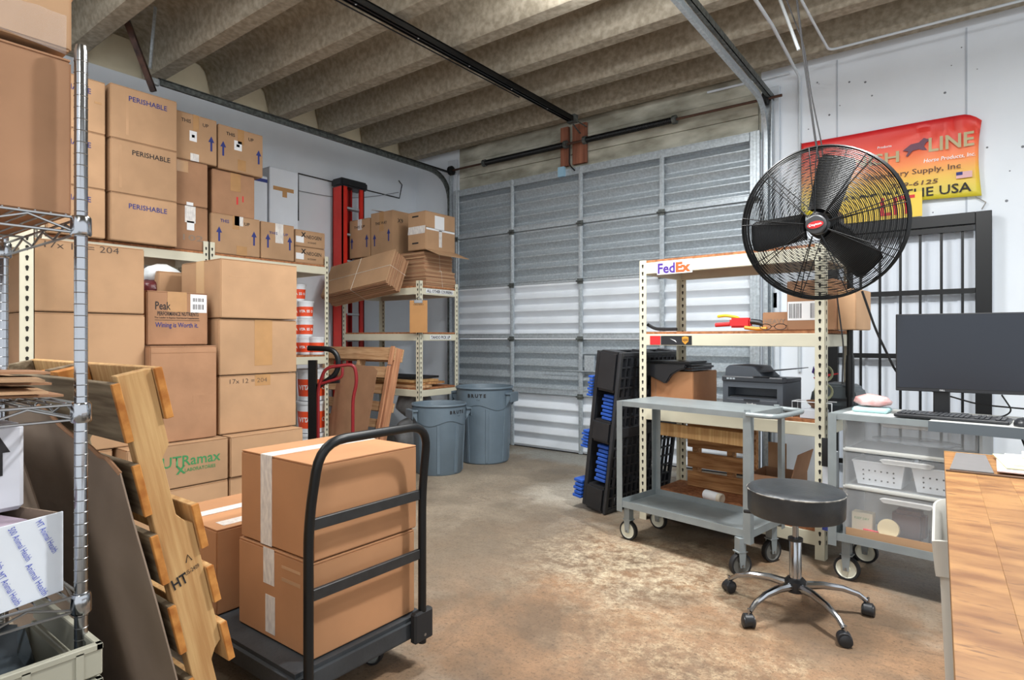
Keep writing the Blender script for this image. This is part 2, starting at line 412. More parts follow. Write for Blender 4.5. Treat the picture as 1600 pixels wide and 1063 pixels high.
cols = [door_white, galv, door_white, galv, galv]
stx = [xy(u, YD-.1)-dr.location.x for u in (800, 907, 1034)]
for i in range(5):
    z0 = i*SEC
    section(z0, cols[i]).build('door_panel', cols[i], dr)
    for j, sx in enumerate([-HW+.03]+stx+[HW-.03]):
        wd = .024 if 0 < j < 4 else .045
        sb = MB(); sb.box(sx-wd, -.034, z0+.006, sx+wd, -.014, z0+SEC-.006); sb.box(sx-wd*.35, -.040, z0+.006, sx+wd*.35, -.034, z0+SEC-.006)
        sb.build('stile', galv, dr, bevel=.002)
        if i:
            hb_ = MB(); hb_.box(sx-.035, -.045, z0-.03, sx+.035, -.034, z0+.03); hb_.tube([(sx-.045, -.052, z0), (sx+.045, -.052, z0)], .010, 8)
            hb_.build('hinge', galv_d, dr)
# galvanised struts along the section joints
for z0, zz in ((1*SEC+.04, .035), (2*SEC+.035, .03), (4*SEC+.03, .03), (5*SEC-.05, .04)):
    st = MB(); st.box(-HW+.08, -.030, z0-zz, HW-.08, -.012, z0+zz); st.box(-HW+.08, -.036, z0-zz, HW-.08, -.030, z0-zz+.01); st.box(-HW+.08, -.036, z0+zz-.01, HW-.08, -.030, z0+zz)
    st.build('strut', galv, dr)
MB().box(-HW, -.01, -.0, HW, .05, .012).build('bottom_seal', blk_rub, dr)
# lock
lk = MB(); X = xy(930, YD)-dr.location.x; z = 1.3-7*.02
lk.box(X-.06, -.07, hy(930, 568, YD)-.09, X+.06, -.036, hy(930, 568, YD)+.09); lk.tube([(stx[1]-.5, -.05, hy(930, 580, YD)), (X+.3, -.05, hy(930, 580, YD))], .008)
lk.build('slide_lock', galv, dr, bevel=.003)
# tracks
def track(xv, nm, lab, sgn, uend):
    t = thing(nm, lab, 'track', (xv, YD-.1, 0), group='overhead door tracks')
    pth = fillet([(0, 0, .02), (0, 0, 3.45), (0, -5.2, 3.47)], .40, 10)
    mb = MB(); L_ = len(pth)
    # channel section swept: two flanges and a web
    for (ox, oz, wd, hh) in ((sgn*.0, .0, .004, .055),):
        rings = []
        for i in range(L_):
            tt = (pth[min(i+1, L_-1)]-pth[max(i-1, 0)]).normalized(); nrm = Vector((1, 0, 0)).cross(tt)
            a = pth[i]
            rings.append([a+nrm*.028, a+nrm*.028+Vector((-sgn*.03, 0, 0)), a+nrm*.024+Vector((-sgn*.03, 0, 0)), a+nrm*.024+Vector((-sgn*.004, 0, 0)), a-nrm*.024+Vector((-sgn*.004, 0, 0)), a-nrm*.024+Vector((-sgn*.03, 0, 0)), a-nrm*.028+Vector((-sgn*.03, 0, 0)), a-nrm*.028])
        n = 8; mb.add([v for r_ in rings for v in r_], [(i*n+k, i*n+(k+1) % n, (i+1)*n+(k+1) % n, (i+1)*n+k) for i in range(L_-1) for k in range(n)])
    mb.build('rail', galv_d if sgn < 0 else galv, t, smooth=True)
    return t
tl = track(-5.47, 'door_track', 'galvanised door track curving up beside the left edge of the overhead door', -1, 250)
tr = track(-1.47, 'door_track', 'galvanised door track curving up beside the right edge of the overhead door', 1, 1060)
# trim the left track: stop at its hanger (y of pixel 250)
me = tl.children[0].data
yend = yx(250, -5.47)-(YD-.1)
for v in me.vertices:
    if v.co.y < yend: v.co.y = yend
ang = MB(); ang.box(.03, -5.2, 3.49, .036, .05, 3.545); ang.box(.0, -5.2, 3.49, .036, .05, 3.494); ang.build('stiffening_angle', galv_d, tr)
ang = MB(); ang.box(-.036, yend, 3.49, -.03, .05, 3.52); ang.box(-.036, yend, 3.49, .0, .05, 3.494); ang.build('stiffening_angle', blk_mt, tl)
# vertical angle brackets holding tracks
for t, s_ in ((tl, -1), (tr, 1)):
    a = MB(); a.box(-.02-.03*(s_ > 0), .03, .02, .03, .036, 3.55); a.box(.027, -.02, .02, .033, .036, 3.55)
    a.build('wall_angle', galv, t)
# hanger of left track: dark angle iron and punched strap
t = thing('track_hanger', 'rust brown angle iron hanger above the perishable cartons', 'bracket', (-5.47, yx(245, -5.47), 3.47))
y0 = 0.0
p1 = Vector((0, .0, -.03)); 
q = lambda u, v, X=-5.47: Vector((0, yx(u, X)-yx(245, -5.47), hx(u, v, X)-3.47))
mb = MB(); a, b_ = q(240, 143), q(197, 30); dirv = (b_-a).normalized()
mb.tube([a, b_, b_+Vector((0, -.01, .35))], .030, 4); mb.build('angle_iron', mat('rusty brown steel', (92, 66, 56), .6, .5, col2=(52, 40, 38), scale=12), t)
mb = MB(); mb.tube([q(232, 108)+Vector((.03, 0, 0)), q(243, 0)+Vector((.03, 0, .1))], .013, 4); mb.build('punched_strap', galv, t)
mb = MB(); mb.box(-.05, -.06, -.02, -.01, .03, .03); mb.build('bracket_plate', galv, t)
# opener rail
rx = -3.42; t = thing('opener_rail', 'long black opener rail running below the ceiling joists to the door header', 'rail', (rx, 5.6, 3.66))
rl = MB(); rl.box(-.035, -6.5, -.022, -.028, .0, .03); rl.box(.028, -6.5, -.022, .035, .0, .03); rl.box(-.035, -6.5, .018, .035, 0, .026); rl.box(-.008, -6.5, -.022, .008, 0, .018)
rl.build('rail_channel', blk_mt, t)
ch = MB(); ch.tube([(-.1, -6.3, -.01), (-.06, -.9, -.02)], .006, 5); ch.build('drive_chain', blk_mt, t)
bl = MB()
for i in range(9): bl.lathe([(.008, 0), (.004, .006)], 6, M=Matrix.Translation((0, -.5-.6*i, -.022)) @ Matrix.Rotation(PI, 4, 'X'))
bl.build('bolt_heads', chrome_w, t)['kind'] = 'stuff'
bk = MB(); bk.box(-.05, -.05, -.03, .05, .02, .05); bk.tube([(-.03, 0, 0), (-.06, .25, -.06)], .008, 6); bk.tube([(.03, 0, 0), (.02, .25, .0)], .008, 6); bk.build('end_bracket', galv_d, t)
# timber back board on header
t = thing('header_board', 'red stained timber uprights on the wall above the door where the opener rail ends', 'board', (-3.57, YD-.06, 3.25))
MB().box(-.18, -.01, .02, -.075, .03, .47).build('board', redwood, t, bevel=.003)
MB().box(-.02, -.01, .02, .16, .03, .47).build('board', redwood, t, bevel=.003)
# torsion shaft
t = thing('torsion_shaft', 'long torsion shaft with dark springs above the overhead door', 'shaft', (0, YD-.14, 3.49))
sh = MB(); sh.tube([(xy(700, YD-.14), 0, 0), (xy(1222, YD-.14), 0, 0)], .013, 10); sh.build('shaft', mat('brown steel tube', (96, 72, 62), .5, .6), t, smooth=True)
for a, b_ in ((757, 884), (914, 1054)):
    x0, x1 = xy(a, YD-.14), xy(b_, YD-.14); pts = []; n = int((x1-x0)/.018)
    sp = MB(); prof = []
    for i in range(n*2+1): prof.append((.034 if i % 2 else .029, i*.009))
    sp.lathe(prof, 12, M=Matrix.Translation((x0, 0, 0)) @ Matrix.Rotation(R(90), 4, 'Y')); sp.build('spring', blk_mt, t)
    for xx in (x0, x1): MB().lathe([(.045, -.02), (.045, .02)], 10, M=Matrix.Translation((xx, 0, 0)) @ Matrix.Rotation(R(90), 4, 'Y')).build('spring_cone', galv_d, t)
for xx in (xy(705, YD-.14), xy(1196, YD-.14)):
    MB().lathe([(.03, -.03), (.06, -.02), (.06, .02), (.03, .03)], 14, M=Matrix.Translation((xx, 0, 0)) @ Matrix.Rotation(R(90), 4, 'Y')).build('cable_drum', blk_mt, t)
    MB().box(xx-.05, .02, -.12, xx-.04, .13, .06).build('bearing_plate', galv, t)
# operator cable and blue junction piece hanging at the board
t = thing('release_cord', 'black cord with a blue tag hanging from the header board', 'cord', (-3.62, YD-.12, 3.2))
c_ = MB(); c_.tube([(.03, 0, .3), (.02, 0, .06), (.1, -.01, -.02)], .008, 6, .05); c_.build('cord', blk_rub, t)
c_ = MB(); c_.box(-.12, -.02, -.06, -.04, .02, .05); c_.build('tag', mat('pale blue plastic', (150, 190, 214), .5), t)
# conduits
pipe_w = mat('white painted conduit', (196, 204, 210), .5)
def pipe(label, pts, r=.013, m=None, nm='conduit', cat='conduit', rf=.06):
    mb = MB(); mb.tube(pts, r, 8, rf); o = mb.build(nm, m or pipe_w, smooth=True); return tag(o, label, cat)
X = xy(1250, YD)
pipe('white vertical conduit on the wall between the overhead door and the banner', [(X, YD-.02, 1.0), (X, YD-.02, 3.66), (X+.02, 4.9, 3.70), (X, 2.0, 3.70)])
X = xy(1297, 5.6)
pipe('thin conduit running along the top of the right wall', [(X-.05, 2.4, 3.70), (X-.02, 5.0, 3.70), (X, 5.55, 3.68), (2.5, 5.55, 3.68)], .010)
# black power cord from the ceiling to the fan
# ------------------------------------------------------------------ security gate
gx0, gx1 = -.98, .135; gz = 2.27
dd = MB(); dd.box(gx0+.05, YD-.012, 0, gx1-.07, YD+.01, gz-.12); 
door2 = struct('door_2', dd, mat('white roller door leaf', (216, 224, 234), .5, var=.05, scale=3, stretch=(12, 1, .4)))
for X in [gx0+.06+i*.21 for i in range(6)]:
    MB().box(X, YD-.02, .0, X+.02, YD-.012, gz-.13).build('rib', MATS['white roller door leaf'], door2)
g = thing('security_gate', 'black barred security gate on the white wall behind the monitor', 'gate', ((gx0+gx1)/2, YD-.09, 0))
gh = (gx1-gx0)/2
MB().box(gh-.10, -.03, 0, gh, .03, gz).build('frame_post', blk_mt, g, bevel=.003)
MB().box(-gh, -.03, 0, -gh+.08, .03, gz).build('frame_post', blk_mt, g, bevel=.003)
MB().box(-gh+.08, -.03, gz-.09, gh-.10, .03, gz).build('top_rail', blk_mt, g, bevel=.003)
for z in (hy(1450, 457, YD-.09), hy(1360, 556, YD-.09), .25):
    MB().box(-gh+.08, -.015, z-.02, gh-.10, .015, z+.02).build('rail', blk_mt, g)
for u in (1345, 1375, 1407, 1438, 1471, 1504):
    X = xy(u, YD-.09)-(gx0+gx1)/2; MB().box(X-.009, -.009, .05, X+.009, .009, gz-.09).build('bar', blk_mt, g)
MB().box(-gh+.02, -.028, gz-.14, gh-.11, .0, gz-.10).build('inner_rail', blk_mt, g)
# ------------------------------------------------------------------ banner
def banner_mat():
    m = bpy.data.materials.new('banner print'); m.use_nodes = True; nt = m.node_tree; N = nt.nodes; L = nt.links; b = N['Principled BSDF']
    tc = N.new('ShaderNodeTexCoord'); sp = N.new('ShaderNodeSeparateXYZ'); L.new(tc.outputs['Object'], sp.inputs[0])
    mr = N.new('ShaderNodeMapRange'); mr.inputs['From Min'].default_value = -.6; mr.inputs['From Max'].default_value = 0; L.new(sp.outputs['Z'], mr.inputs['Value'])
    r = N.new('ShaderNodeValToRGB'); e = r.color_ramp.elements; e[0].position = 0; e[0].color = lin((206, 190, 52)); e[1].position = 1; e[1].color = lin((206, 34, 44))
    for p, c in ((.22, (222, 180, 52)), (.45, (240, 138, 70)), (.7, (232, 84, 62))):
        x = e.new(p); x.color = lin(c)
    L.new(mr.outputs[0], r.inputs[0]); L.new(r.outputs[0], b.inputs['Base Color']); b.inputs['Roughness'].default_value = .45; return m
bx0, bx1 = xy(1253, YD-.03), xy(1534, YD-.03); bw = bx1-bx0; bh = .65
t = thing('banner', 'red and yellow vinyl banner for horse products tied to the right wall', 'banner', (bx0, YD-.03, 3.05))
vs_ = []; fs = []; nx, nz = 36, 14
for j in range(nz+1):
    for i in range(nx+1):
        a = i/nx; c_ = j/nz
        x = a*bw; z = -c_*bh
        if a > .93: x -= .02*math.sin(c_*PI)*((a-.93)/.07); 
        if a > .9 and c_ < .35: z -= .07*((a-.9)/.1)**2*(1-c_/.35)
        z += .02*math.sin(a*PI)*(c_)
        dx_, dz_ = (a-.86), c_-.05
        y = -.020+.018*math.sin(9*math.atan2(dz_, -dx_+.001)) * max(0, 1-math.hypot(dx_, dz_*.6)*1.8)*(1 if c_ > .02 else 0)+.006*math.sin(a*7)
        vs_.append((x, y, z))
for j in range(nz):
    for i in range(nx): k = j*(nx+1)+i; fs.append((k, k+nx+1, k+nx+2, k+1))
mb = MB(); mb.add(vs_, fs); sheet = mb.build('sheet', banner_mat(), t, smooth=True)
so = sheet.modifiers.new('s', 'SOLIDIFY'); so.thickness = .002
def bt(s, a, c_, h, m, width=None, shear=0, rot=0): lettering(s, t, m, (a*bw, -.034, -c_*bh), (1, 0, 0), (0, 0, 1), h, width, shear=shear, rot=rot, bold=.01, eps=0)
gold = mat('beige lettering', (176, 164, 124), .5)
lettering('FINISH', t, gold, (.40*bw, -.035, -.39*bh), (1, 0, 0), (0, 0, 1), .092, .46, bold=.02, eps=0)
lettering('LINE', t, gold, (.85*bw, -.038, -.31*bh), (1, 0, 0), (0, 0, 1), .112, .29, bold=.02, eps=0)
bt('Horse Products, Inc.', .84, .50, .036, ink_white, .33, shear=.15)
bt('Veterinary Supply, Inc', .64, .62, .056, mat('brown ink', (96, 62, 40), .6), .66)
bt('729-6125', .66, .76, .036, MATS['brown ink'], .32, shear=.15)
bt('MADE IN THE USA', .59, .88, .074, ink_black, .92)
bt('Products', .50, .24, .02, ink_white, .1)
hh = MB()   # galloping horse silhouette between the two words
hp = [(0, 0), (.05, .035), (.10, .04), (.13, .065), (.15, .055), (.18, .05), (.175, .04), (.145, .035), (.13, .01), (.15, -.02), (.12, -.015), (.10, -.005), (.06, -.01), (.03, -.045), (.02, -.04), (.035, -.01)]
hh.prism([(p[0]*1.1+.60*bw, p[1]*1.2-.33*bh) for p in hp], -.036, -.034, 'y'); hh.build('horse_emblem', mat('plum brown print', (104, 66, 84), .6), t)
fx = .915*bw; fz = -.73*bh
MB().box(fx-.05, -.036, fz-.025, fx+.05, -.034, fz+.025).build('flag_print', mat('flag stripes print', (214, 170, 170), .6), t)
MB().box(fx-.05, -.0375, fz, fx-.01, -.036, fz+.025).build('flag_canton', ink_blue, t)
MB().tube([(0, .0, .0), (-.03, .02, .03)], .003, 5).build('tie_string', mat('grey string', (140, 136, 130), .9), t)
mb = MB(); mb.tube([(bw*.97, .0, -bh), (bw*1.02, .01, -bh-.05), (bw*1.0, .01, -bh-.1)], .004, 5); mb.build('tie_string', mat('grey string', (140, 136, 130), .9), t)
# second sign overlapping
sx0, sx1 = xy(1290, YD-.07), xy(1441, YD-.07)
t = thing('wall_sign', 'small yellow sign with red capitals pinned over the lower edge of the banner', 'sign', (sx0, YD-.075, 2.285))
MB().box(0, -.004, 0, sx1-sx0, 0, .20).build('board', mat('yellow sign vinyl', (230, 196, 60), .5), t)
lettering('LIT', t, ink_red, ((sx1-sx0)*.76, -.0045, .105), (1, 0, 0), (0, 0, 1), .15, (sx1-sx0)*.34, bold=.02)
# electrical box by the right jamb
t = thing('electrical_box', 'small black switch box on the wall right of the overhead door', 'box', (xy(1209, YD), YD-.05, hy(1209, 470, YD)))
MB().box(-.045, 0, -.075, .045, .05, .075).build('housing', blk_pl, t, bevel=.006); MB().box(-.015, -.006, -.02, .015, 0, .02).build('switch', galv_d, t)
t = thing('outlet_box', 'white outlet plate under the black switch box right of the door', 'outlet', (xy(1209, YD), YD-.02, hy(1209, 505, YD)))
MB().box(-.05, 0, -.09, .05, .02, .09).build('plate', white_pl, t, bevel=.004); MB().box(-.018, -.004, .01, .018, 0, .04).build('socket', paper, t); MB().box(-.018, -.004, -.04, .018, 0, -.01).build('socket', paper, t)
# black wire frame on left wall
y0, y1 = yx(467, XW+.03), yx(625, XW+.03)
pts = [(XW+.02, y0, hx(466, 345, XW+.02)), (XW+.02, y0, hx(466, 271, XW+.02)), (XW+.02, y1, hx(625, 310, XW+.02)), (XW+.02, yx(629, XW+.03), hx(629, 290, XW)), (XW+.04, yx(620, XW), hx(620, 283, XW))]
mb = MB(); mb.tube(pts, .007, 6); tag(mb.build('wall_cable', blk_rub), 'black cable pinned in a long line across the left wall', 'cable')
mb = MB(); pts = [(XW+.02, yx(467, XW+.03), hx(466, 298, XW+.02))]+[(XW+.025, yx(467+i*15.6, XW+.03), hx(467+i*15.6, 298+11*math.sin(i/10*PI)*.9+i*.3, XW+.02)) for i in range(1, 11)]
mb.tube(pts, .004, 5); tag(mb.build('wall_cable', mat('grey wire', (130, 134, 140), .7)), 'thin sagging grey wire below the black cable on the left wall', 'cable')
# ================================================================== SHELVING
def keyholes(mb, x, z0, z1, y, face='y', s=1.0, step=.052):
    z = z0
    while z < z1:
        pts = [(-.007, .004), (-.0075, .011), (0, .016), (.0075, .011), (.007, .004), (.0035, -.012), (-.0035, -.012)]
        P = [(p[0]*s, p[1]*s+z) for p in pts]
        if face == 'y': mb.prism([(x+p[0], p[1]) for p in P], y-.0012, y-.0004, 'y')
        else: mb.prism([(x+p[0], p[1]) for p in P], y+.0004, y+.0012, 'x')
        z += step
def rack(name, label, org, rz, W, D, levels, ph, fw=.045, bh=.075, deck_th=.018, group='cream boltless shelving', deck=None, skip=(), holes=('y',), clip=None):
    """front along +x at y=0, depth towards +y"""
    t = thing(name, label, 'shelf', (org[0], org[1], 0), rz, group)
    for i, (px, py, sx, sy) in enumerate(((0, 0, 1, 1), (W, 0, -1, 1), (0, D, 1, -1), (W, D, -1, -1))):
        if (i in skip): continue
        a = MB(); x0, x1 = sorted((px, px+sx*fw)); y0, y1 = sorted((py, py+sy*.004)); a.box(x0, y0, 0, x1, y1, ph)
        x0, x1 = sorted((px, px+sx*.004)); y0, y1 = sorted((py, py+sy*fw)); a.box(x0, y0, 0, x1, y1, ph)
        p = a.build('post', shelf_c, t)
        k = MB(); keyholes(k, px+sx*fw*.5, .1, ph-.02, py if sy > 0 else py-.004)
        y_ = py+sy*fw*.5; z = .1
        while z < ph-.02:
            k.prism([(y_-.007, z+.01), (y_, z+.016), (y_+.007, z+.01), (y_+.003, z-.012), (y_-.003, z-.012)], px-sx*.0012, px-sx*.0004, 'x'); z += .052
        k.build('keyholes', hole_d, p)['kind'] = 'stuff'
    for z in levels:
        for y0, y1 in ((.004, .03), (D-.03, D-.004)):
            b = MB(); b.box(.005, y0-.0 if y0 > .1 else .001, z-bh, W-.005, y1, z); b.build('beam', shelf_c, t, bevel=.003)
        for x0, x1 in ((.005, .028), (W-.028, W-.005)):
            MB().box(x0, .032, z-bh, x1, D-.032, z-.004).build('side_beam', shelf_c, t, bevel=.003)
        MB().box(.008, .008, z+.0005, W-.008, D-.008, z+deck_th).build('deck', deck or deck_m, t)
    return t
XS = -5.26
YS1 = yx(327, XS)
rack('shelving_unit', 'cream shelving unit carrying the perishable cartons, left of the two side by side', (XS, YS1-1.215), R(90), 1.21, .61, [2.03, 1.13, .2], 2.14)
r2 = rack('shelving_unit', 'cream shelving unit holding the orange and white buckets, beside the red ladder', (XS, YS1+.003), R(90), 1.222, .61, [2.03, 1.115], 2.14)
rack('shelving_unit', 'cream shelving unit hidden behind the chrome wire rack, its keyhole post showing', (-3.85, -.235), R(90), 1.225, .6, [1.835, 1.05, .2], 2.0, fw=.062)
YC = 4.49
rc = rack('shelving_unit', 'cream shelving unit in the far left corner with a courier notice on its end beam', (-5.94, YC), 0, 1.30, .61, [1.845, 1.35, .75], 1.915, fw=.05)
lab = MB(); F = Face((1.3, 0, 0), (0, 1, 0), (0, 0, 1), .61, 1)
mb = MB(); F.rect(mb, .16, 1.79, .86, 1.835, .0016); n1 = mb.build('notice_strip', paper, rc)
lettering('ALL OTHER COURIERS', n1, ink_black, F.p(.51, 1.812), F.r, F.u, .032, .40, bold=.03, eps=.002)
mb = MB(); F.rect(mb, .26, 1.29, .80, 1.335, .0016); n2 = mb.build('notice_strip', paper, rc)
lettering('TAHOO PICK UP', n2, ink_black, F.p(.53, 1.312), F.r, F.u, .034, .30, bold=.03, eps=.002)
# right hand unit
RZ = R(-5.8); RO = (-1.90, 4.025)
E1 = Vector((math.cos(RZ), math.sin(RZ), 0)); E2 = Vector((-math.sin(RZ), math.cos(RZ), 0))
def RP(a, b, z=0): return Vector((RO[0], RO[1], z))+E1*a+E2*b
rr_ = rack('shelving_unit', 'cream shelving unit on the right with a courier sticker on its top beam', RO, RZ, 1.235, .61, [1.84, 1.33, .80, .16], 1.86, fw=.055, bh=.08)
F = Face((0, 0, 0), (1, 0, 0), (0, 0, 1), 1.235, 1)
def ru(u):   # local x on the front plane of the right unit for a pixel column
    a, b = d2(u); 
    # solve RO + E1*s = z*(a,b)
    det = E1.x*b-E1.y*a; return (-(RO[0]*b-RO[1]*a))/det
def rh(u, v):
    s = ru(u); p = RP(s, 0); z = -SN*p.x+CS*p.y; return CH+z*(HOR-v)/FPX
u0, u1 = ru(1027), ru(1082)
mb = MB(); mb.box(u0, -.003, rh(1050, 428), u1, -.0012, rh(1050, 407)); st = mb.build('courier_sticker', paper, rr_)
zc = rh(1055, 418)
lettering('Fed', st, ink_purple, ((u0*.73+u1*.27), -.0035, zc), (1, 0, 0), (0, 0, 1), .072, (u1-u0)*.50, bold=.03, eps=.0003)
lettering('Ex', st, ink_orange, ((u0*.25+u1*.75), -.0035, zc), (1, 0, 0), (0, 0, 1), .07, (u1-u0)*.42, bold=.05, eps=.0003)
u0, u1 = ru(1016), ru(1032); za, zb = rh(1045, 539), rh(1045, 525)
MB().box(u0, -.003, za, u1, -.0012, zb).build('red_label', ink_red, rr_)
u0, u1 = ru(1033), ru(1081)
st = MB().box(u0, -.003, za, u1, -.0012, zb).build('courier_sticker', blk_pl, rr_)
x = u0*.2+u1*.8; z = (za+zb)/2
MB().prism([(x-.024, z+.022), (x, z+.028), (x+.024, z+.022), (x+.022, z-.008), (x, z-.028), (x-.022, z-.008)], -.0045, -.003, 'y').build('shield_emblem', ink_gold, st)
lettering('ups', st, mat('dark brown print', (70, 44, 26), .6), (x, -.0047, z), (1, 0, 0), (0, 0, 1), .024, .036, bold=.02, eps=.0003)
MB().prism([(u0+.07, z+.012), (u0+.11, z+.0), (u0+.12, z-.014), (u0+.10, z-.002)], -.0045, -.003, 'y').build('swoosh', paper, st)

# ================================================================== CARTONS on the left shelving
D0 = 2.052
def pm(s='PERISHABLE', ink=ink_blue, a=.56, b=.80): return [('text', 'f', s, a, b, .040, ink, .28)]
XP = -5.20; ya, yb, yc = yx(172, XP), yx(277, XP), yx(166, XP)
zs = [D0, 2.42, 2.835, 3.25]
names = ['bottom', 'middle', 'top']
for i in range(3):
    carton('perishable carton, %s of the fully visible column of three' % names[i], XP, ya, yb, zs[i], zs[i+1], .45,
           pm(ink=ink_black if i == 1 else ink_blue, a=.60 if i == 1 else .55, b=.80 if i != 0 else .76)+[('patch', 'f', .02+.1*i, .1, .06+.1*i, .9, kraft)], group='perishable cartons')
    carton('perishable carton, %s of the column cut off by the chrome rack post' % names[i], XP, 1.415, yc-.004, zs[i], zs[i+1]-.02*(i == 2), .45,
           [('text', 'f', 'PERISHABLE', .34, .76, .040, ink_blue, .28)]+([('tape', 'f', .80, .56, .93, .60, tape_clear)] if i == 2 else []), group='perishable cartons')
def updown(label, X, y0, y1, z0, z1, d, arrows, txt=True, extra=(), grp='this side up cartons', m=None):
    ms = [('arrow', 'f', a, .30, .13, ink_blue) for a in arrows]
    if txt: ms += [('text', 'f', 'THIS', .26, .83, .030, ink_blue if z1 < 3 else ink_black, .08), ('text', 'f', 'UP', .72, .83, .030, ink_black, .05), ('tape', 'f', .42, .66, .56, 1.0, tape_clear)]
    ms += list(extra)
    return carton(label, X, y0, y1, z0, z1, d, ms, group=grp, m=m)
fragile = lambda a, b: [('sticker', 'f', a, b, a+.17, b+.22, paper), ('patch', 'f', a+.03, b+.05, a+.14, b+.17, ink_red), ('sticker', 'f', a+.05, b+.08, a+.12, b+.14, paper)]
XA = -5.28
y3 = yx(340, XA)
updown('carton with blue arrow and red fragile label, top of the stack beside the perishable cartons', XA, yb+.012, y3-.004, 2.815, 3.215, .40, (.86,), True, fragile(.34, .42)+[('tape', 'f', .36, .0, .56, .16, tape_white)])
updown('carton with two blue arrows and a fragile label, highest box next to the white cartons', XA, y3+.006, yx(411, XA), 2.805, 3.20, .40, (.1, .9), True, fragile(.34, .50)+[('tape', 'f', .42, .05, .60, .30, tape_clear)])
carton('plain carton with green tape swirl, middle of the stack beside the perishable cartons', XA, yb+.012, yx(325, XA), 2.43, 2.812, .40, [('patch', 'f', .02, .72, .40, .97, tape_clear), ('tape', 'f', .35, .0, .55, .07, paper)], m=kraft_r, group='this side up cartons')
carton('carton marked 102 with a white label, bottom of the stack beside the perishable cartons', XA, yb+.012, yx(325, XA), D0, 2.427, .40,
       [('tape', 'f', .30, .62, .62, 1, tape_white), ('sticker', 'f', .36, .45, .58, .66, paper), ('patch', 'f', .40, .49, .54, .62, ink_black), ('text', 'f', '102', .55, .28, .05, kraft_d, .17)], m=kraft_r, group='this side up cartons')
carton('carton with green tape and a red scrawl below the highest arrow carton', -5.31, yx(331, -5.31), yx(398, -5.31), 2.408, 2.80, .36,
       [('tape', 'f', .42, .58, .66, 1.0, tape_clear), ('patch', 'f', .56, .28, .60, .46, ink_red), ('patch', 'f', .70, .36, .73, .50, ink_red)], m=kraft_r, group='this side up cartons')
XF = -5.27
updown('this side up carton with two blue arrows, left of the front pair on the shelf', XF, yx(330, XF), yx(406.5, XF), D0, 2.405, .33, (.15, .87), True, [('tape', 'f', .50, .0, .72, .24, tape_clear), ('tape', 'f', .46, .76, .64, 1, tape_white)])
updown('this side up carton with white tape, right of the front pair on the shelf', XF, yx(407.5, XF), yx(460, XF), D0, 2.400, .33, (.2, .86), False, [('tape', 'f', .42, .46, .66, 1.0, tape_white), ('text', 'f', 'THIS     UP', .52, .72, .025, ink_blue, .2)])
XN = -5.30
for i, (z0, z1) in enumerate(((D0, 2.217), (2.218, 2.384))):
    carton('small carton with black logo and white label, %s of two near the shelf end' % ('lower', 'upper')[i], XN, yx(461, XN), yx(508, XN), z0, z1, .24,
           [('text', 'f', 'NEOGEN', .62, .62, .036, ink_black, .17), ('sticker', 'f', .02, .22, .28, .60, paper), ('text', 'f', 'x', .27, .72, .05, ink_black), ('text', 'f', '14 COUNT', .55, .28, .018, ink_black, .1)], group='small logo cartons')
# tall white cartons
XT = -5.62
tc = carton('tall white carton with a brown tape cross, against the left wall above the front pair', XT, yx(421, XT), yx(466, XT), D0, 3.04, .24,
            [('tape', 'f', .12, .77, .84, .81, tape_clear), ('tape', 'f', .44, .71, .60, .77, tape_clear), ('text', 's', '5.02', .3, .5, .03, ink_black)], m=white_card, group='white cartons')
carton('white carton with a blue lid lying behind the highest arrow carton', XT-.02, yx(421, XT)-.36, yx(421, XT)-.008, D0, 2.93, .22, [('tape', 's', 0, .93, 1, .97, ink_blue), ('tape', 'f', 0, .93, 1, .97, ink_blue)], m=white_card, group='white cartons')

# ================================================================== FLOOR STACKS (cartons in front of the shelving)
XB = -3.97
pen_ink = mat('felt pen ink', (70, 58, 52), .8)
ub0, ub1 = yx(342, XB), yx(462, XB)
carton('large plain carton, top of the tall right stack', XB+.02, ub0, ub1, 1.437, 1.835, .56, [('tape', 's', .40, 0, .60, 1, mat('pale kraft tape', (206, 172, 128), .5)), ('patch', 'f', .10, .70, .35, .72, kraft)], group='large plain cartons')
carton('large carton with a clear tape strip, second from the top of the tall right stack', XB, ub0, ub1+.01, 1.052, 1.434, .56, [('tape', 'f', .43, .15, .66, 1.0, tape_clear)], group='large plain cartons')
carton('large carton marked 17 x 12 in black pen, third in the tall right stack', XB, ub0, ub1+.005, .657, 1.049, .56, [('text', 'f', '17x 12 = 204', .36, .90, .030, pen_ink, .27), ('tape', 'f', .44, .80, .64, 1, tape_clear)], group='large plain cartons')
XL = -4.0
carton('large carton with pen marks ending in 204, top of the left stack', XL, 1.0, yx(226, XL), 1.447, 1.844, .57, [('text', 'f', '17x 12 = 204', .44, .93, .036, pen_ink, .36)], group='large plain cartons')
carton('large plain carton, second in the left stack under the pen marked one', XL, 1.0, yx(227, XL), 1.05, 1.444, .57, [], group='large plain cartons')
carton('large plain carton, third in the left stack behind the wooden pallet', XL, 1.0, yx(229, XL), .655, 1.047, .57, [], group='large plain cartons')
carton('large plain carton, fourth in the left stack behind the wooden pallet', XL, 1.0, 1.40, .33, .652, .57, [], group='large plain cartons')
carton('large plain carton on the floor at the base of the left stack', XL, 1.0, 1.40, .0, .327, .57, [], group='large plain cartons')
XC = -4.05; y0, y1 = yx(231, XC), yx(327, XC)
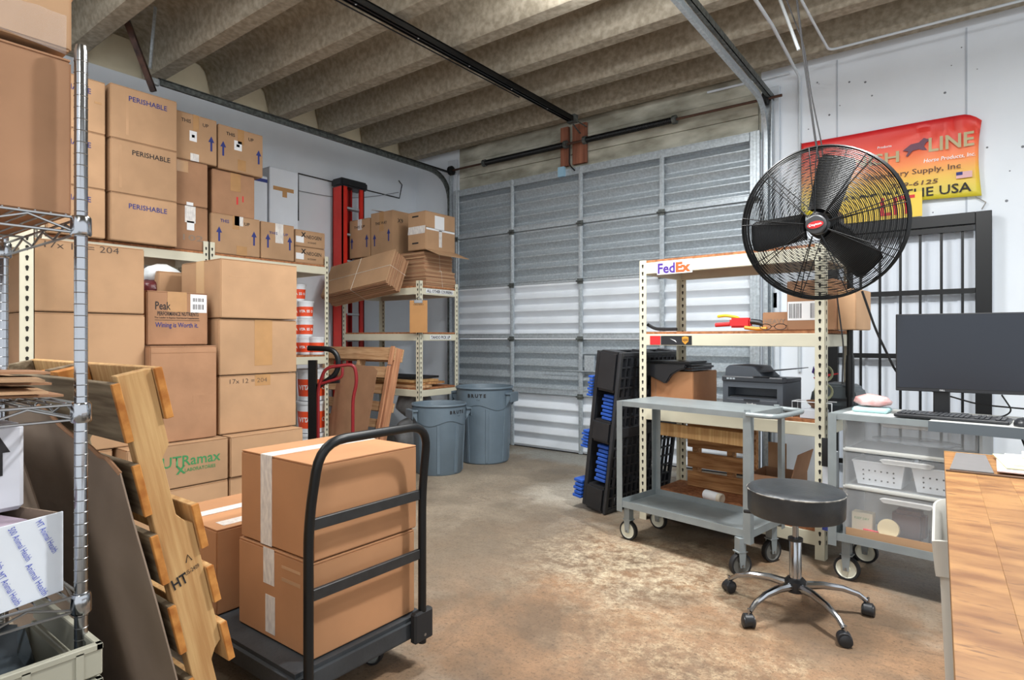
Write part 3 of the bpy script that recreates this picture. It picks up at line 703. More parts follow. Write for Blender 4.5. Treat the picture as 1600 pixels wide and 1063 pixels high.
carton('carton with dark blue slogan print and a white barcode label, between the two tall stacks', XC, y0, y1-.005, 1.258, 1.60, .42,
       [('sticker', 'f', .70, .62, .98, .97, paper), ('bars', 'f', .74, .68, .94, .78, ink_black), ('bars', 'f', .74, .83, .94, .90, ink_black), ('patch', 'f', .70, .94, .98, .965, ink_black),
        ('tape', 'f', .32, .62, .64, 1, tape_clear),
        ('text', 'f', 'Peak', .25, .73, .05, ink_black, .09), ('text', 'f', 'PERFORMANCE NUTRIENTS', .50, .585, .026, ink_black, .25), ('patch', 'f', .12, .46, .86, .467, ink_black),
        ('text', 'f', 'The Leader in Equine Nutritional Supplements', .48, .505, .014, ink_black, .27), ('text', 'f', 'Wining is Worth it.', .48, .36, .040, ink_blue, .26)], m=kraft_r, rz=R(-1.5), group='printed cartons')
XC2 = -3.93
carton('tall plain carton under the slogan carton, between the two tall stacks', XC2, yx(234, XC2), yx(339, XC2), .657, 1.255, .5, [('patch', 'f', .0, .925, 1, .93, mat('crease', (150, 110, 78), .9)), ('patch', 'f', .62, .38, .98, .47, kraft_r)], m=kraft_r, group='large plain cartons')
XD = -3.86
yd = yx(357.5, XD)
for (z0, z1, lb, ms) in ((.383, .655, 'carton with green laboratory lettering under the tall plain carton', [('text', 'f', 'NUTRamax', .56, .60, .065, ink_green, .42), ('text', 'f', 'LABORATORIES', .70, .38, .022, ink_green, .19), ('text', 'f', 'x', .50, .40, .05, ink_green)]),
                         (.0, .38, 'plain carton on the floor under the green lettered carton', [])):
    carton(lb, XD, yd-.60, yd-.003, z0, z1, .5, ms, group='laboratory cartons')
carton('pale plain carton jutting out under the tall right stack', XD+.005, yd+.008, yx(473, XD), .385, .655, .62, [], group='laboratory cartons')
carton('pale plain carton on the floor at the base of the tall right stack', XD-.01, yd+.008, yx(471, XD), .0, .382, .62, [], group='laboratory cartons')
# half hidden carton & bag on the shelf between the stacks
carton('small carton half hidden above the slogan carton', -4.62, yx(247, -4.62), yx(300, -4.62), 0, hx(262, 424, -4.62), .3, [], group='printed cartons')
carton('brown carton behind the keyhole post left of the pen marked one', -4.62, .75, 1.30, 0, 1.70, .2, [], m=kraft_r, group='printed cartons')
# plastic bag
def blob(name, m, c, r, seed=1, parent=None, n=2, amp=.18, freq=2.2):
    bm = bmesh.new(); bmesh.ops.create_icosphere(bm, subdivisions=n+1, radius=1)
    from mathutils import noise as ns
    for v in bm.verts:
        k = 1+amp*ns.noise(v.co*freq+Vector((seed, seed*2, 0)))+amp*.4*ns.noise(v.co*freq*3+Vector((seed*3, 0, 1)))
        v.co = Vector((v.co.x*r[0]*k, v.co.y*r[1]*k, v.co.z*r[2]*k))
    z0 = min(v.co.z for v in bm.verts)
    for v in bm.verts:
        v.co.z = max(v.co.z, z0*.85)-z0*.85; v.co += Vector(c)
    me = bpy.data.meshes.new(name); bm.to_mesh(me); bm.free(); me.materials.append(m); me.polygons.foreach_set('use_smooth', [True]*len(me.polygons))
    o = bpy.data.objects.new(name, me); C.objects.link(o)
    if parent is not None: o.parent = parent
    return o
bagw = mat('white crinkled film', (222, 228, 230), .3, var=.15, scale=20, bump=.3, bscale=18)
tag(blob('plastic_bag', bagw, (-4.75, yx(252, -4.75), 1.70), (.1, .13, .08), 4), 'white plastic bag above the slogan carton', 'bag')
tag(blob('dark_bag', mat('dark red film', (90, 30, 34), .3, var=.3, scale=20, bump=.3), (-4.72, yx(238, -4.72), 1.60), (.08, .09, .07), 6), 'dark red foil bag under the white plastic bag', 'bag')
carton('plain carton behind the slogan carton carrying the two bags', -4.62, yx(231, -4.62), yx(246, -4.62), 0, 1.60, .3, [], m=kraft_r, group='printed cartons')

# ================================================================== BUCKETS in the second unit
def bucket_proto(r, h, big):
    t = thing('bucket', 'bucket', 'bucket', group='orange and white buckets')
    b = MB(); b.lathe([(r*.86, 0), (r*.99, h*.90), (r*1.05, h*.90), (r*1.05, h*.93)], 28); b.build('body', white_pl, t, smooth=True)
    b = MB(); b.lathe([(r*1.06, h*.925), (r*1.07, h*.99), (r*1.0, h), (r*.9, h*.99)], 28); b.build('lid', white_pl, t, smooth=True)
    b = MB(); b.lathe([(r*.885, h*.14), (r*.965, h*.68)], 28, cap=False); b.build('label', orange_pl, t, smooth=True)
    a0 = math.atan2(-5.4*-1, 0)  # print faces +x
    # curved word on the label: built flat per letter around the wall
    word = 'VITA-SS-O'; n = len(word)
    for i, chs in enumerate(word):
        if chs == '-': continue
        a = R(-52+104*i/(n-1)); rr = r*.94
        lettering(chs, t, ink_white, (rr*math.cos(a), rr*math.sin(a), h*.42), (-math.sin(a), math.cos(a), 0), (0, 0, 1), h*.15, bold=.03)
    return t
bs = bucket_proto(.075, .18, 0)
XK = -5.42
cols_ = [(466, 4, 'rear'), (478, 3, 'middle')]
ordn = ['lowest', 'second', 'third', 'topmost']
for u, n, nm in cols_:
    for i in range(n):
        X = XK-.13 if nm == 'rear' else XK-.01
        place(bs, (X, yx(u, X)+(.0), 1.135+.183*i), R(-35), 'small orange labelled bucket, %s of the %s pile on the shelf' % (ordn[i], nm))
place(bs, (-5.325, yx(487, -5.33)+.06, 1.135), R(-35), 'small orange labelled bucket standing nearest the shelf edge')
place(bs, (-5.34, yx(474, -5.33)-.16, 1.135), R(-35), 'small orange labelled bucket half hidden behind the tall carton stack')
bb = bucket_proto(.15, .325, 1)
for i in range(3):
    place(bb, (-5.47, yx(485, -5.47)+.02, .0+.33*i), R(-35), 'large orange labelled bucket under the shelf, %s of three' % ['lowest', 'middle', 'topmost'][i])

# ================================================================== LADDER
XLd = -6.03
t = thing('stepladder', 'tall folded red fibreglass stepladder with black cap leaning on the left wall', 'ladder', (XLd, 4.6, 0))
lt = 3.12
MB().box(-.11, -.13, lt, .10, .27, lt+.10).build('top_cap', blk_pl, t, bevel=.02, bseg=2)
for y in (-.11,):
    b = MB(); b.box(-.10, y, .0, .09, y+.015, lt); b.box(.075, y, 0, .09, y+.07, lt); b.box(-.10, y, 0, -.085, y+.05, lt); b.build('rail', red_fg, t)
b = MB(); b.box(.0, .20, 0, .09, .215, lt); b.box(.075, .15, 0, .09, .215, lt); b.build('rail', red_fg, t)
for y in (.04, .10):
    b = MB(); b.box(-.10, y, .0, -.02, y+.02, lt); b.build('rear_rail', mat('dark red fibreglass', (160, 30, 26), .45), t)
for i in range(9):
    z = .3+.32*i; MB().box(-.02, -.09, z, .075, .2, z+.025).build('step', galv, t, bevel=.003)
mb = MB(); mb.box(.0905, -.07, 1.6, .0915, -.03, 1.76); mb.build('label', paper, t)
mb = MB(); mb.box(.0905, -.09, 1.85, .0915, -.045, 2.0); mb.build('label', paper, t)

# ================================================================== things on the corner unit
zc0 = 1.865
carton('shut carton with white tape at the left end of the corner unit top row', -5.605, 4.62, 4.98, 2.262, 2.72, .37, [('tape', 's', .42, .72, .62, 1, tape_white), ('arrow', 's', .12, .25, .13, ink_blue), ('arrow', 's', .86, .25, .15, ink_blue), ('text', 's', 'THIS  UP', .5, .80, .03, ink_black, .2)], group='corner unit cartons')
b2 = carton('carton with two blue arrows and slightly lifted flaps, middle of the corner unit top row', -5.205, 4.62, 5.0, 2.262, 2.76, .38, [('arrow', 's', .18, .22, .14, ink_blue), ('arrow', 's', .82, .3, .14, ink_blue), ('text', 's', 'THIS WAY', .48, .74, .035, ink_black, .2), ('tape', 's', .4, .55, .6, 1, tape_clear), ('text', 'f', 'X9', .3, .78, .05, ink_black)], group='corner unit cartons')
M = Matrix.Translation((0, 0, .5)) @ Matrix.Rotation(R(12), 4, 'Y'); MB().box(-.18, -.19, 0, .15, .19, .004, M).build('raised_flap', kraft, b2)
ob_ = carton('open carton with a drooping front flap at the right end of the corner unit', -4.66, 4.60, 5.07, 2.262, 2.68, .275,
       [('tape', 's', .0, .42, .95, .62, tape_white, .04), ('patch', 's', .25, .86, .6, .9, ink_black), ('patch', 's', .25, .16, .6, .2, ink_black), ('sticker', 'f', .02, .52, .98, .57, paper), ('sticker', 'f', .30, .56, .62, .92, paper), ('tape', 'f', .44, .1, .54, .55, tape_white), ('patch', 'f', .0, .57, .98, .58, ink_black)], group='corner unit cartons')
M = Matrix.Translation((.14, 0, .0)) @ Matrix.Rotation(R(22), 4, 'Y'); MB().box(0, -.24, 0, .22, .24, .005, M).build('drooping_flap', kraft, ob_)
def bundle(label, loc, L_, W_, n, th, rot, grp='bundled flat cartons'):
    t = thing('carton_bundle', label, 'bundle', loc, rot=rot, group=grp)
    rn = random.Random(int(L_*1000)+n)
    for i in range(n):
        e = rn.uniform(-.008, .008); f = rn.uniform(-.01, .01)
        MB().box(-L_/2+e, -W_/2+f, i*th+.0006, L_/2+e, W_/2+f, (i+1)*th-.0006).build('flat_carton', kraft_r if i % 3 else kraft, t)
    s = MB(); H_ = n*th
    s.tube([(0.02, -W_/2-.012, -.001), (0.0, -W_/2-.012, H_+.003), (.0, W_/2+.012, H_+.003), (.0, W_/2+.012, -.003)], .0022, 5, closed=True)
    s.tube([(-L_/2-.01, .02, -.003), (-L_/2-.01, 0, H_+.003), (L_/2+.01, 0, H_+.003), (L_/2+.01, .02, -.003)], .0022, 5, closed=True)
    s.build('string', mat('white twine', (226, 224, 214), .8), t)
    return t
bundle('flat bundle of cartons tied with string lying on the corner unit, lower of two', (-5.30, 4.84, zc0), 1.27, .46, 13, .0135, (0, 0, 0))
bundle('flat bundle of cartons tied with string directly under the open carton, upper of two', (-5.32, 4.86, zc0+.182), 1.20, .44, 14, .0145, (0, 0, 0))
bundle('large tilted bundle of flat cartons hanging over the front of the corner unit', (-5.36, 4.44, 1.90), 1.02, .40, 16, .0145, (R(62), R(-7), R(4)))
# clipboard
t = thing('clipboard', 'brown clipboard hanging on the corner post of the far unit', 'clipboard', (-4.615, 4.455, 1.36), rot=(R(0), 0, R(32)))
MB().box(-.095, -.004, 0, .095, 0, .34).build('board', mat('brown hardboard', (186, 136, 82), .6, var=.1), t, bevel=.002)
mb = MB(); mb.box(-.045, -.012, .31, .045, -.004, .345); mb.tube([(-.03, -.01, .35), (0, -.012, .375), (.03, -.01, .35)], .006, 6); mb.build('clip', chrome_w, t, bevel=.002)
lettering('ORDERS', t, ink_black, (0, -.0042, .295), (1, 0, 0), (0, 0, 1), .014, .11)
# boards on the lowest deck of the corner unit
t0 = .77
for i, (lb, x0, x1, y0, y1, m_, r_) in enumerate((('pale pine plank with broken end, lowest on the corner unit shelf', -5.85, -4.66, 4.50, 4.70, pine_h, 0), ('dark backed plywood offcut on the corner unit shelf', -5.7, -4.72, 4.53, 4.95, pine_b, 2),
        ('pale plywood offcut with splintered edge on the corner unit shelf', -5.6, -4.75, 4.52, 4.9, pine, -2), ('dark ribbed mat draped over the wood offcuts', -5.5, -4.85, 4.56, 5.0, blk_rub, 1))):
    mb = MB(); n = 14; rn = random.Random(i)
    top = [(x0+(x1-x0)*k/n, y0+rn.uniform(-.008, .008)) for k in range(n+1)]
    poly = top+[(x1+rn.uniform(-.03, .03), y0+(y1-y0)*k/5) for k in range(1, 5)]+[(x1, y1), (x0, y1)]
    mb.prism(poly, 0, .024, 'z'); o = mb.build('timber_offcut' if i < 3 else 'rubber_mat', m_, rotz=R(r_), loc=(0, 0, t0+.027*i)); 
    o.location.x = 0; 
    # rotate about own centre
    cx, cy = (x0+x1)/2, (y0+y1)/2; rot = Matrix.Rotation(R(r_), 4, 'Z'); off = Vector((cx, cy, 0))-rot @ Vector((cx, cy, 0)); o.location.x, o.location.y = off.x, off.y
    tag(o, lb, 'board' if i < 3 else 'mat', 'offcuts on the corner unit')
tag(blob('plastic_bag', mat('grey film', (182, 188, 192), .35, var=.25, scale=12, bump=.35, bscale=10), (-5.0, 4.78, .0), (.28, .2, .22), 9), 'grey plastic sack on the floor under the corner unit', 'bag')
tag(blob('plastic_bag', MATS['grey film'], (-5.05, 4.80, .41), (.22, .18, .16), 12), 'smaller grey plastic sack lying on the floor sack under the corner unit', 'bag')
# ================================================================== CHROME WIRE RACK (near left)
WX0, WX1, WY0, WY1 = -2.16, -1.56, -.735, .484
t = thing('wire_rack', 'chrome wire shelving rack at the left edge holding cartons, crates and flat cardboard', 'shelf', (WX1, WY1, 0))
W_, L_ = WX1-WX0, WY1-WY0
for px, py in ((0, 0), (-W_, 0), (0, -L_), (-W_, -L_)):
    p = MB(); p.lathe([(.0127, .03), (.0127, 1.93), (.010, 1.945)], 16, c=(px, py, 0)); p = p.build('post', chrome, t, smooth=True)
    g_ = MB()
    for i in range(73): g_.lathe([(.0127, -.001), (.0138, 0), (.0127, .001)], 14, c=(px, py, .08+.0254*i), cap=False)
    g_.build('post_grooves', chrome_w, p, smooth=True)['kind'] = 'stuff'
    MB().lathe([(.012, 0), (.018, .004), (.018, .02), (.012, .03)], 12, c=(px, py, 0)).build('foot', blk_rub, t)
LV = [1.565, 1.155, .735, .28]
for z in LV:
    for px, py in ((0, 0), (-W_, 0), (0, -L_), (-W_, -L_)):
        MB().lathe([(.018, -.04), (.0205, -.036), (.0195, .0), (.017, .004)], 16, c=(px, py, z)).build('collar', chrome, t, smooth=True)
    f = MB()
    def edge(a, b):
        a = Vector(a); b = Vector(b); d = (b-a); n = max(3, int(round(d.length/.078)))
        f.tube([a, b], .0032, 6); f.tube([a-Vector((0, 0, .033)), b-Vector((0, 0, .033))], .0032, 6)
        zz = [a+d*((i+.0)/n)+Vector((0, 0, -.004 if i % 2 else -.030)) for i in range(n+1)]; f.tube(zz, .0028, 6)
    e = .016
    edge((0, -e, z), (0, -L_+e, z)); edge((-W_, -e, z), (-W_, -L_+e, z)); edge((-e, 0, z), (-W_+e, 0, z)); edge((-e, -L_, z), (-W_+e, -L_, z))
    f.build('shelf_frame', chrome_w, t, smooth=True)
    g_ = MB(); n = int(L_/.027)
    for i in range(1, n):
        y = -L_*i/n; g_.tube([(-.002, y, z+.004), (-W_+.002, y, z+.004)], .0018, 5)
    for xx in (-W_*.33, -W_*.66): g_.tube([(xx, -.002, z-.002), (xx, -L_+.002, z-.002)], .0028, 5)
    g_.build('shelf_wires', chrome_w, t)['kind'] = 'stuff'
ZT = LV[0]+.007
XW1 = -1.60
carton('large carton wrapped in clear film standing on the top shelf of the chrome rack', XW1, -.06, .481, ZT, 1.925, .50, [], m=kraft_r, group='cartons on the chrome rack')
cw = carton('uppermost carton with shiny stretch film along its lower edge on the chrome rack', XW1+.012, -.05, .478, 1.935, 2.36, .50, [], group='cartons on the chrome rack')
film = mat('clear stretch film', (236, 238, 240), .12, alpha=.14, spec=.8)
mb = MB(); rn = random.Random(2); pts = [(.2515, -.25+i*.025, .0+rn.uniform(-.012, .0)) for i in range(21)]; tp = [(.2515, -.25+i*.025, .05+rn.uniform(0, .03)) for i in range(21)]
mb.add([(p[0]+rn.uniform(.001, .006), p[1], p[2]) for p in pts]+[(p[0]+rn.uniform(.001, .006), p[1], p[2]) for p in tp], [(i, i+1, 22+i, 21+i) for i in range(20)]); mb.build('stretch_film', film, cw)
mb = MB(); M = Matrix.Translation((.0, .252, .07)) @ Matrix.Rotation(R(-24), 4, 'X'); mb.box(-.2, 0, 0, .10, .004, .30, M); mb.build('loose_flap', kraft_r, cw)
# flattened cardboard on second shelf
for i, (lb, x0, x1, y0, y1, rz, m_) in enumerate((('flat cardboard sheet, lowest on the second shelf of the chrome rack', -2.10, -1.60, -.3, .455, 4, kraft_r), ('flat cardboard sheet with a wavy edge on the chrome rack', -2.12, -1.60, -.35, .445, -3, kraft),
        ('folded cardboard sheet in the middle of the pile on the chrome rack', -2.14, -1.64, -.3, .44, 6, kraft_r), ('pale cardboard sheet curling upward near the top of the pile on the chrome rack', -2.12, -1.62, -.3, .45, -5, kraft), ('topmost flat cardboard sheet on the chrome rack', -2.12, -1.66, -.3, .45, 3, kraft_r))):
    n = 16; rn = random.Random(i+3); vs_ = []; fs = []
    cx, cy = (x0+x1)/2, (y0+y1)/2; ca, sa = math.cos(R(rz)), math.sin(R(rz)); zb = LV[1]+.008+i*.013
    for jj in range(2):
        for a in range(n+1):
            for b_ in range(9):
                x = x0+(x1-x0)*a/n-cx; y = y0+(y1-y0)*b_/8-cy
                zz = .004*math.sin(x*11)+.006*math.sin(y*9+1)+.004*(i/4)*math.sin(y*14) + .010
                vs_.append((cx+x*ca-y*sa, cy+x*sa+y*ca, zb+zz+jj*.005))
    N1 = (n+1)*9
    for a in range(n):
        for b_ in range(8):
            k = a*9+b_; fs += [(k, k+1, k+10, k+9), (N1+k, N1+k+9, N1+k+10, N1+k+1)]
    for a in range(n):
        for b_ in (0, 8):
            k = a*9+b_; fs.append((k, k+9, N1+k+9, N1+k))
    for b_ in range(8):
        for a in (0, n): k = a*9+b_; fs.append((k, N1+k, N1+k+1, k+1))
    mb = MB(); mb.add(vs_, fs); tag(mb.build('cardboard_sheet', m_), lb, 'cardboard', 'flat sheets on the chrome rack')
# third shelf: open printed carton, purple block, foam box
zt = LV[2]+.008
pc = thing('printed_carton', 'open white carton printed with slanting blue lines of text on the third chrome shelf', 'box', (-1.595, .462, zt), R(17))
hh_ = .175
MB().box(-.004, -.42, 0, 0, 0, hh_).build('front_panel', white_card, pc, bevel=.001)
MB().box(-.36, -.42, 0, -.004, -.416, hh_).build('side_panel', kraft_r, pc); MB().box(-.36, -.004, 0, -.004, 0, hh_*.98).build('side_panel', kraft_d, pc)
MB().box(-.364, -.42, 0, -.36, 0, hh_).build('back_panel', kraft_r, pc); MB().box(-.36, -.416, 0, -.004, -.004, .004).build('bottom_panel', kraft_r, pc)
blue_t = mat('blue printed text', (70, 84, 176), .7)
for i in range(5):
    for j in range(2):
        lettering(('Animal Health', 'MT Animal Health', '500 Animal Health')[(i+j) % 3], pc, blue_t, (.0005, -.035-.052*i-(.0 if j else .02), .045+.085*j), (0, 1, 0), (0, 0, 1), .013, .085, rot=R(-66), shear=.1)
foam = mat('pale foam plastic', (206, 208, 216), .6, var=.06)
pb = MB(); pb.box(-.32, -.40, zt-zt+.006, -.03, -.03, .165); o = pb.build('foam_block', mat('mauve foam', (178, 160, 176), .7, var=.12), None, bevel=.01); o.location = (-1.60, .455, zt); o.rotation_euler.z = R(17)
tag(o, 'mauve block lying inside the open printed carton', 'block')
fb = thing('foam_box', 'white foam box with a black up arrow standing on the mauve block', 'box', (-1.70, .42, zt+.172), R(4))
MB().box(-.26, -.34, 0, 0, 0, .195).build('body', foam, fb, bevel=.01)
mb = MB(); F = Face((0, -.34, 0), (0, 1, 0), (0, 0, 1), .34, .195); F.poly(mb, [(.84, .42), (.88, .42), (.88, .68), (.84, .68)]); F.poly(mb, [(.80, .68), (.92, .68), (.86, .88)]); mb.build('printed_arrow', ink_black, fb)
# crate at the bottom
cr = thing('plastic_crate', 'open grey slatted plastic crate at the bottom of the chrome rack', 'crate', (-1.49, .30, .30), R(0))
for nm, (x0, y0, x1, y1) in {'front': (-.012, -.62, 0, .19), 'back': (-.42, -.62, -.408, .19), 'end': (-.42, .178, 0, .19), 'end2': (-.42, -.62, 0, -.608)}.items():
    MB().box(x0, y0, .0, x1, y1, .27).build('wall', crate_pl, cr)
for z in (.02, .08, .14, .20, .26, .335):
    f = MB(); f.box(-.004, -.63, z, .012, .20, z+.014); f.box(-.43, .186, z, .012, .20, z+.014); f.build('rib', crate_pl, cr, bevel=.002)
MB().box(-.002, -.63, .28, .008, .20, .345).build('rim', crate_pl, cr, bevel=.003); MB().box(-.43, .19, .28, 0, .20, .345).build('rim', crate_pl, cr, bevel=.003)
for y in (-.5, -.3, -.1, .06, .15): MB().box(0, y, .0, .012, y+.014, .34).build('upright', crate_pl, cr)
MB().box(-.42, -.61, 0, 0, .18, .01).build('base', crate_pl, cr)
o = blob('dark_sack', mat('dark grey film', (66, 74, 80), .35, var=.4, scale=14, bump=.4, bscale=14), (0, 0, 0), (.19, .34, .24), 3, amp=.35); o.location = (-1.71, .08, .315); tag(o, 'dark grey plastic sack filling the crate on the chrome rack', 'bag')

# ================================================================== LEANING WOODEN PALLET
PX, PYB = -1.70, .917        # stringer face x, foot y
LEAN = math.atan(.222)
pal = thing('wooden_pallet', 'raw pine pallet leaning on the chrome rack, its notched stringer facing out', 'pallet', (PX, PYB, .004), rot=(LEAN, 0, 0))
# local: z up along the stringer, y thickness (negative = towards rack), x back
T0, T1 = -.047, .047
def stringer(x0, x1, m):
    pts = [(T0, .0), (T1, .0), (T1, .20), (T1-.02, .215), (T1-.036, .24), (T1-.036, .40), (T1-.02, .425), (T1, .44), (T1, .80), (T1-.02, .815), (T1-.036, .84), (T1-.036, 1.0), (T1-.02, 1.02), (T1-.012, 1.03), (T1-.010, 1.24), (T0, 1.24)]
    mb = MB(); n = len(pts); mb.add([(x0, p[0], p[1]) for p in pts]+[(x1, p[0], p[1]) for p in pts], [tuple(range(n)), tuple(range(n, 2*n))[::-1]]+[(i, n+i, n+(i+1) % n, (i+1) % n) for i in range(n)])
    return mb.build('stringer', m, pal, bevel=.002)
st = stringer(-.038, 0, pine); stringer(-.55, -.51, pine_g); stringer(-1.02, -.98, pine_g)
rn = random.Random(11)
lettering('HT', st, ink_black, (.0005, -.020, .66), (0, 1, 0), (0, 0, 1), .03, .04, bold=.02, rot=R(8)); lettering('US-2409', st, ink_black, (.0005, .016, .675), (0, 1, 0), (0, 0, 1), .012, .04, rot=R(8))
mb = MB(); mb.tube([(.001, .006, .70), (.001, .014, .72), (.001, .022, .70)], .0012, 4); mb.build('stamp_mark', ink_black, st)
for z, hgt in ((1.07, .155), (.87, .14), (.675, .14), (.47, .14), (.26, .13), (.02, .14)):     # rack-side deck
    MB().box(-1.02, T0-.019, z, .003+rn.uniform(0, .008), T0-.0005, z+hgt).build('deck_board', pine_g if z > .2 else pine_g, pal, bevel=.002)
    MB().box(.003, T0-.0195, z+.001, .016, T0-.001, z+hgt-.001).build('board_end', pine_e, pal, bevel=.0015)
for z, hgt in ((1.10, .14), (.72, .13), (.555, .11), (.37, .12), (.06, .14)):
    off = -.010 if z > 1.05 else 0
    MB().box(-1.02, T1+.0005+off, z, .004+rn.uniform(0, .01), T1+.020+off, z+hgt).build('deck_board', pine, pal, bevel=.002)
    MB().box(.003, T1+.001+off, z+.001, .014, T1+.0205+off, z+hgt-.001).build('board_end', pine_e, pal, bevel=.0015)
MB().box(-.60, T0+.001, 1.12, -.44, T1-.013, 1.235).build('block', pine_e, pal)
# dark cardboard sheet leaning in front of it
sh = thing('cardboard_sheet', 'big dark cardboard sheet with a torn top edge leaning below the wooden pallet', 'cardboard', (PX, PYB-.085, .004), rot=(LEAN+R(.5), 0, 0))
mb = MB(); n = 20; rn = random.Random(4)
poly = [(.02, 0)]+[(.02-.012*rn.random(), .985*k/8) for k in range(1, 9)]
poly += [(.0-.50*k/10, 1.0+.12*k/10+rn.uniform(-.01, .01)) for k in range(1, 11)]+[(-1.28, 1.1), (-1.36, 0)]
mb.prism(poly, -.004, .0, 'y'); mb.build('panel', kraft_d, sh)
mb = MB(); mb.tube([(p[0], -.004, p[1]) for p in poly[8:19]], .006, 5); mb.build('torn_edge', kraft_r, sh)
sh2 = thing('cardboard_sheet', 'second dark cardboard sheet standing further back behind the chrome rack post', 'cardboard', (PX-.35, PYB-.16, .004), rot=(LEAN+R(2.0), 0, 0))
mb = MB(); mb.box(-.98, -.004, 0, -.02, 0, 1.02); mb.build('panel', kraft_d, sh2)

# ================================================================== PLATFORM TRUCK with cartons
pt = thing('platform_truck', 'black platform truck with a tubular handle carrying the three orange cartons', 'cart', (-1.74, 1.43, 0))
hd_ = .20
MB().box(-1.22, -.305, hd_-.085, 0, .305, hd_).build('deck', mat('worn black deck', (52, 56, 60), .55, var=.35, scale=8, bump=.1), pt, bevel=.015, bseg=2)
MB().box(.0005, .20, hd_-.09, .035, .30, hd_+.03).build('corner_bumper', blk_rub, pt, bevel=.008)
h = MB(); yl, yr = -.262, .252
h.tube([(.018, yl, .10), (.018, yl, .70), (.055, yl+.02, .962), (.055, yr-.005, .962), (.018, yr, .70), (.018, yr, .10)], .0165, 12, .10, 6)
h.build('handle', blk_mt, pt, smooth=True)
for z in (.685, .452): MB().box(.006, yl+.012, z-.019, .022, yr-.012, z+.019).build('cross_bar', mat('scuffed black steel', (38, 40, 42), .45, var=.3, scale=30), pt, bevel=.002)
for y in (yl, yr):
    MB().box(-.004, y-.03, .115, .03, y+.03, .16).build('handle_socket', blk_mt, pt, bevel=.003)
bo = MB()
for y in (yl-.012, yl+.03, yr): bo.lathe([(.006, 0), (.006, .004)], 8, M=Matrix.Translation((.032, y, .135)) @ Matrix.Rotation(R(90), 4, 'Y'))
bo.build('bolts', chrome_w, pt)['kind'] = 'stuff'
def caster(par, x, y, top, r=.055, wd=.028, a=0, tire=None, hub=None):
    t2 = bpy.data.objects.new('caster', None); C.objects.link(t2); t2.parent = par; t2.location = (x, y, 0); t2.rotation_euler.z = a
    MX = Matrix.Translation((0, 0, r)) @ Matrix.Rotation(R(90), 4, 'X')
    MB().lathe([(r*.80, -wd/2), (r*.97, -wd/2), (r, -wd*.35), (r, wd*.35), (r*.97, wd/2), (r*.80, wd/2)], 28, M=MX, cap=False).build('tire', tire or blk_rub, t2, smooth=True)
    MB().lathe([(.0, -wd*.45), (r*.25, -wd*.52), (r*.3, -wd*.3), (r*.72, -wd*.3), (r*.81, -wd*.5), (r*.81, wd*.5), (r*.72, wd*.3), (r*.3, wd*.3), (r*.25, wd*.52), (0, wd*.45)], 28, M=MX, cap=False).build('wheel', hub or mat('pale wheel core', (206, 206, 190), .5), t2, smooth=True)
    f = MB()
    for s_ in (-1, 1):
        y0 = s_*(wd/2+.006); f.prism([(-.014, r-.012), (.014, r-.012), (.022, 2*r+.008), (-.022, 2*r+.008)], y0-.002, y0+.002, 'y')
    f.box(-.03, -wd/2-.010, 2*r+.006, .03, wd/2+.010, 2*r+.012); f.box(-.038, -.034, 2*r+.014, .038, .034, top-.001) if top-2*r < .05 else f.box(-.02, -wd/2-.008, 2*r+.010, .02, wd/2+.008, top-.001)
    f.build('fork', grey_st, t2); 
    MB().tube([(0, -wd/2-.012, r), (0, wd/2+.012, r)], .006, 8).build('axle', chrome_w, t2)
    return t2
for x in (-.16, -1.05):
    for y in (-.22, .15): caster(pt, x, y, hd_-.085, r=.046, wd=.03, a=R(20), hub=mat('grey wheel core', (130, 134, 132), .5))
zc = hd_+.002; XO = -1.78
tw = tape_white
carton('orange kraft carton with long white tape, upper of the two on the platform truck', XO-.002, 1.225, 1.712, zc+.333, zc+.668, .468, [('tape', 's', .30, 0, .46, 1, tw, .0), ('tape', 't', .30, 0, .46, 1, tw)], m=kraft_o, group='orange cartons on the truck')
carton('orange kraft carton with broken white tape, lower of the two on the platform truck', XO, 1.218, 1.700, zc, zc+.331, .475, [('tape', 's', .37, .60, .52, 1, tw), ('tape', 's', .40, .06, .53, .48, tw), ('patch', 's', .62, .70, .86, .74, kraft), ('patch', 's', .62, .84, .86, .87, kraft)], m=kraft_o, group='orange cartons on the truck')
carton('orange kraft carton with tape along its top at the far end of the platform truck', -2.37, 1.19, 1.68, zc, zc+.34, .48, [('tape', 't', .36, 0, .50, 1, tw), ('tape', 't', .78, .1, .92, .9, tw)], m=kraft_o, group='orange cartons on the truck')

# ================================================================== HAND TRUCKS between stack and corner unit
t = thing('hand_truck', 'black hand truck with looped handle standing behind the right stack of cartons', 'hand truck', (-4.30, 2.98, 0))
u_ = Vector((.80, .60, 0)).normalized()
def hp_(a, z, b=0): return tuple(u_*a+Vector((-u_.y, u_.x, 0))*b+Vector((0, 0, z)))
mb = MB(); mb.tube([hp_(-.02, .05), hp_(-.02, 1.12)], .046, 4); mb.tube([hp_(-.02, .30), hp_(-.02, .34)], .03, 4); mb.build('upright', blk_mt, t)
mb = MB(); mb.tube([hp_(-.06, 1.22), hp_(.18, 1.21), hp_(.20, 1.02), hp_(.02, .90)], .022, 10, .10, 6); mb.build('loop_handle', blk_mt, t, smooth=True)
mb = MB(); mb.tube([hp_(.0, .86), hp_(.06, .94), hp_(.20, .95)], .018, 10, .04); mb.build('grip', blk_rub, t, smooth=True)
MB().box(-.2, -.02, .0, .2, .2, .012).build('toe_plate', blk_mt, t)
t = thing('hand_truck', 'dark red hand truck in front of the brown cardboard sheet', 'hand truck', (-4.10, 3.10, 0))
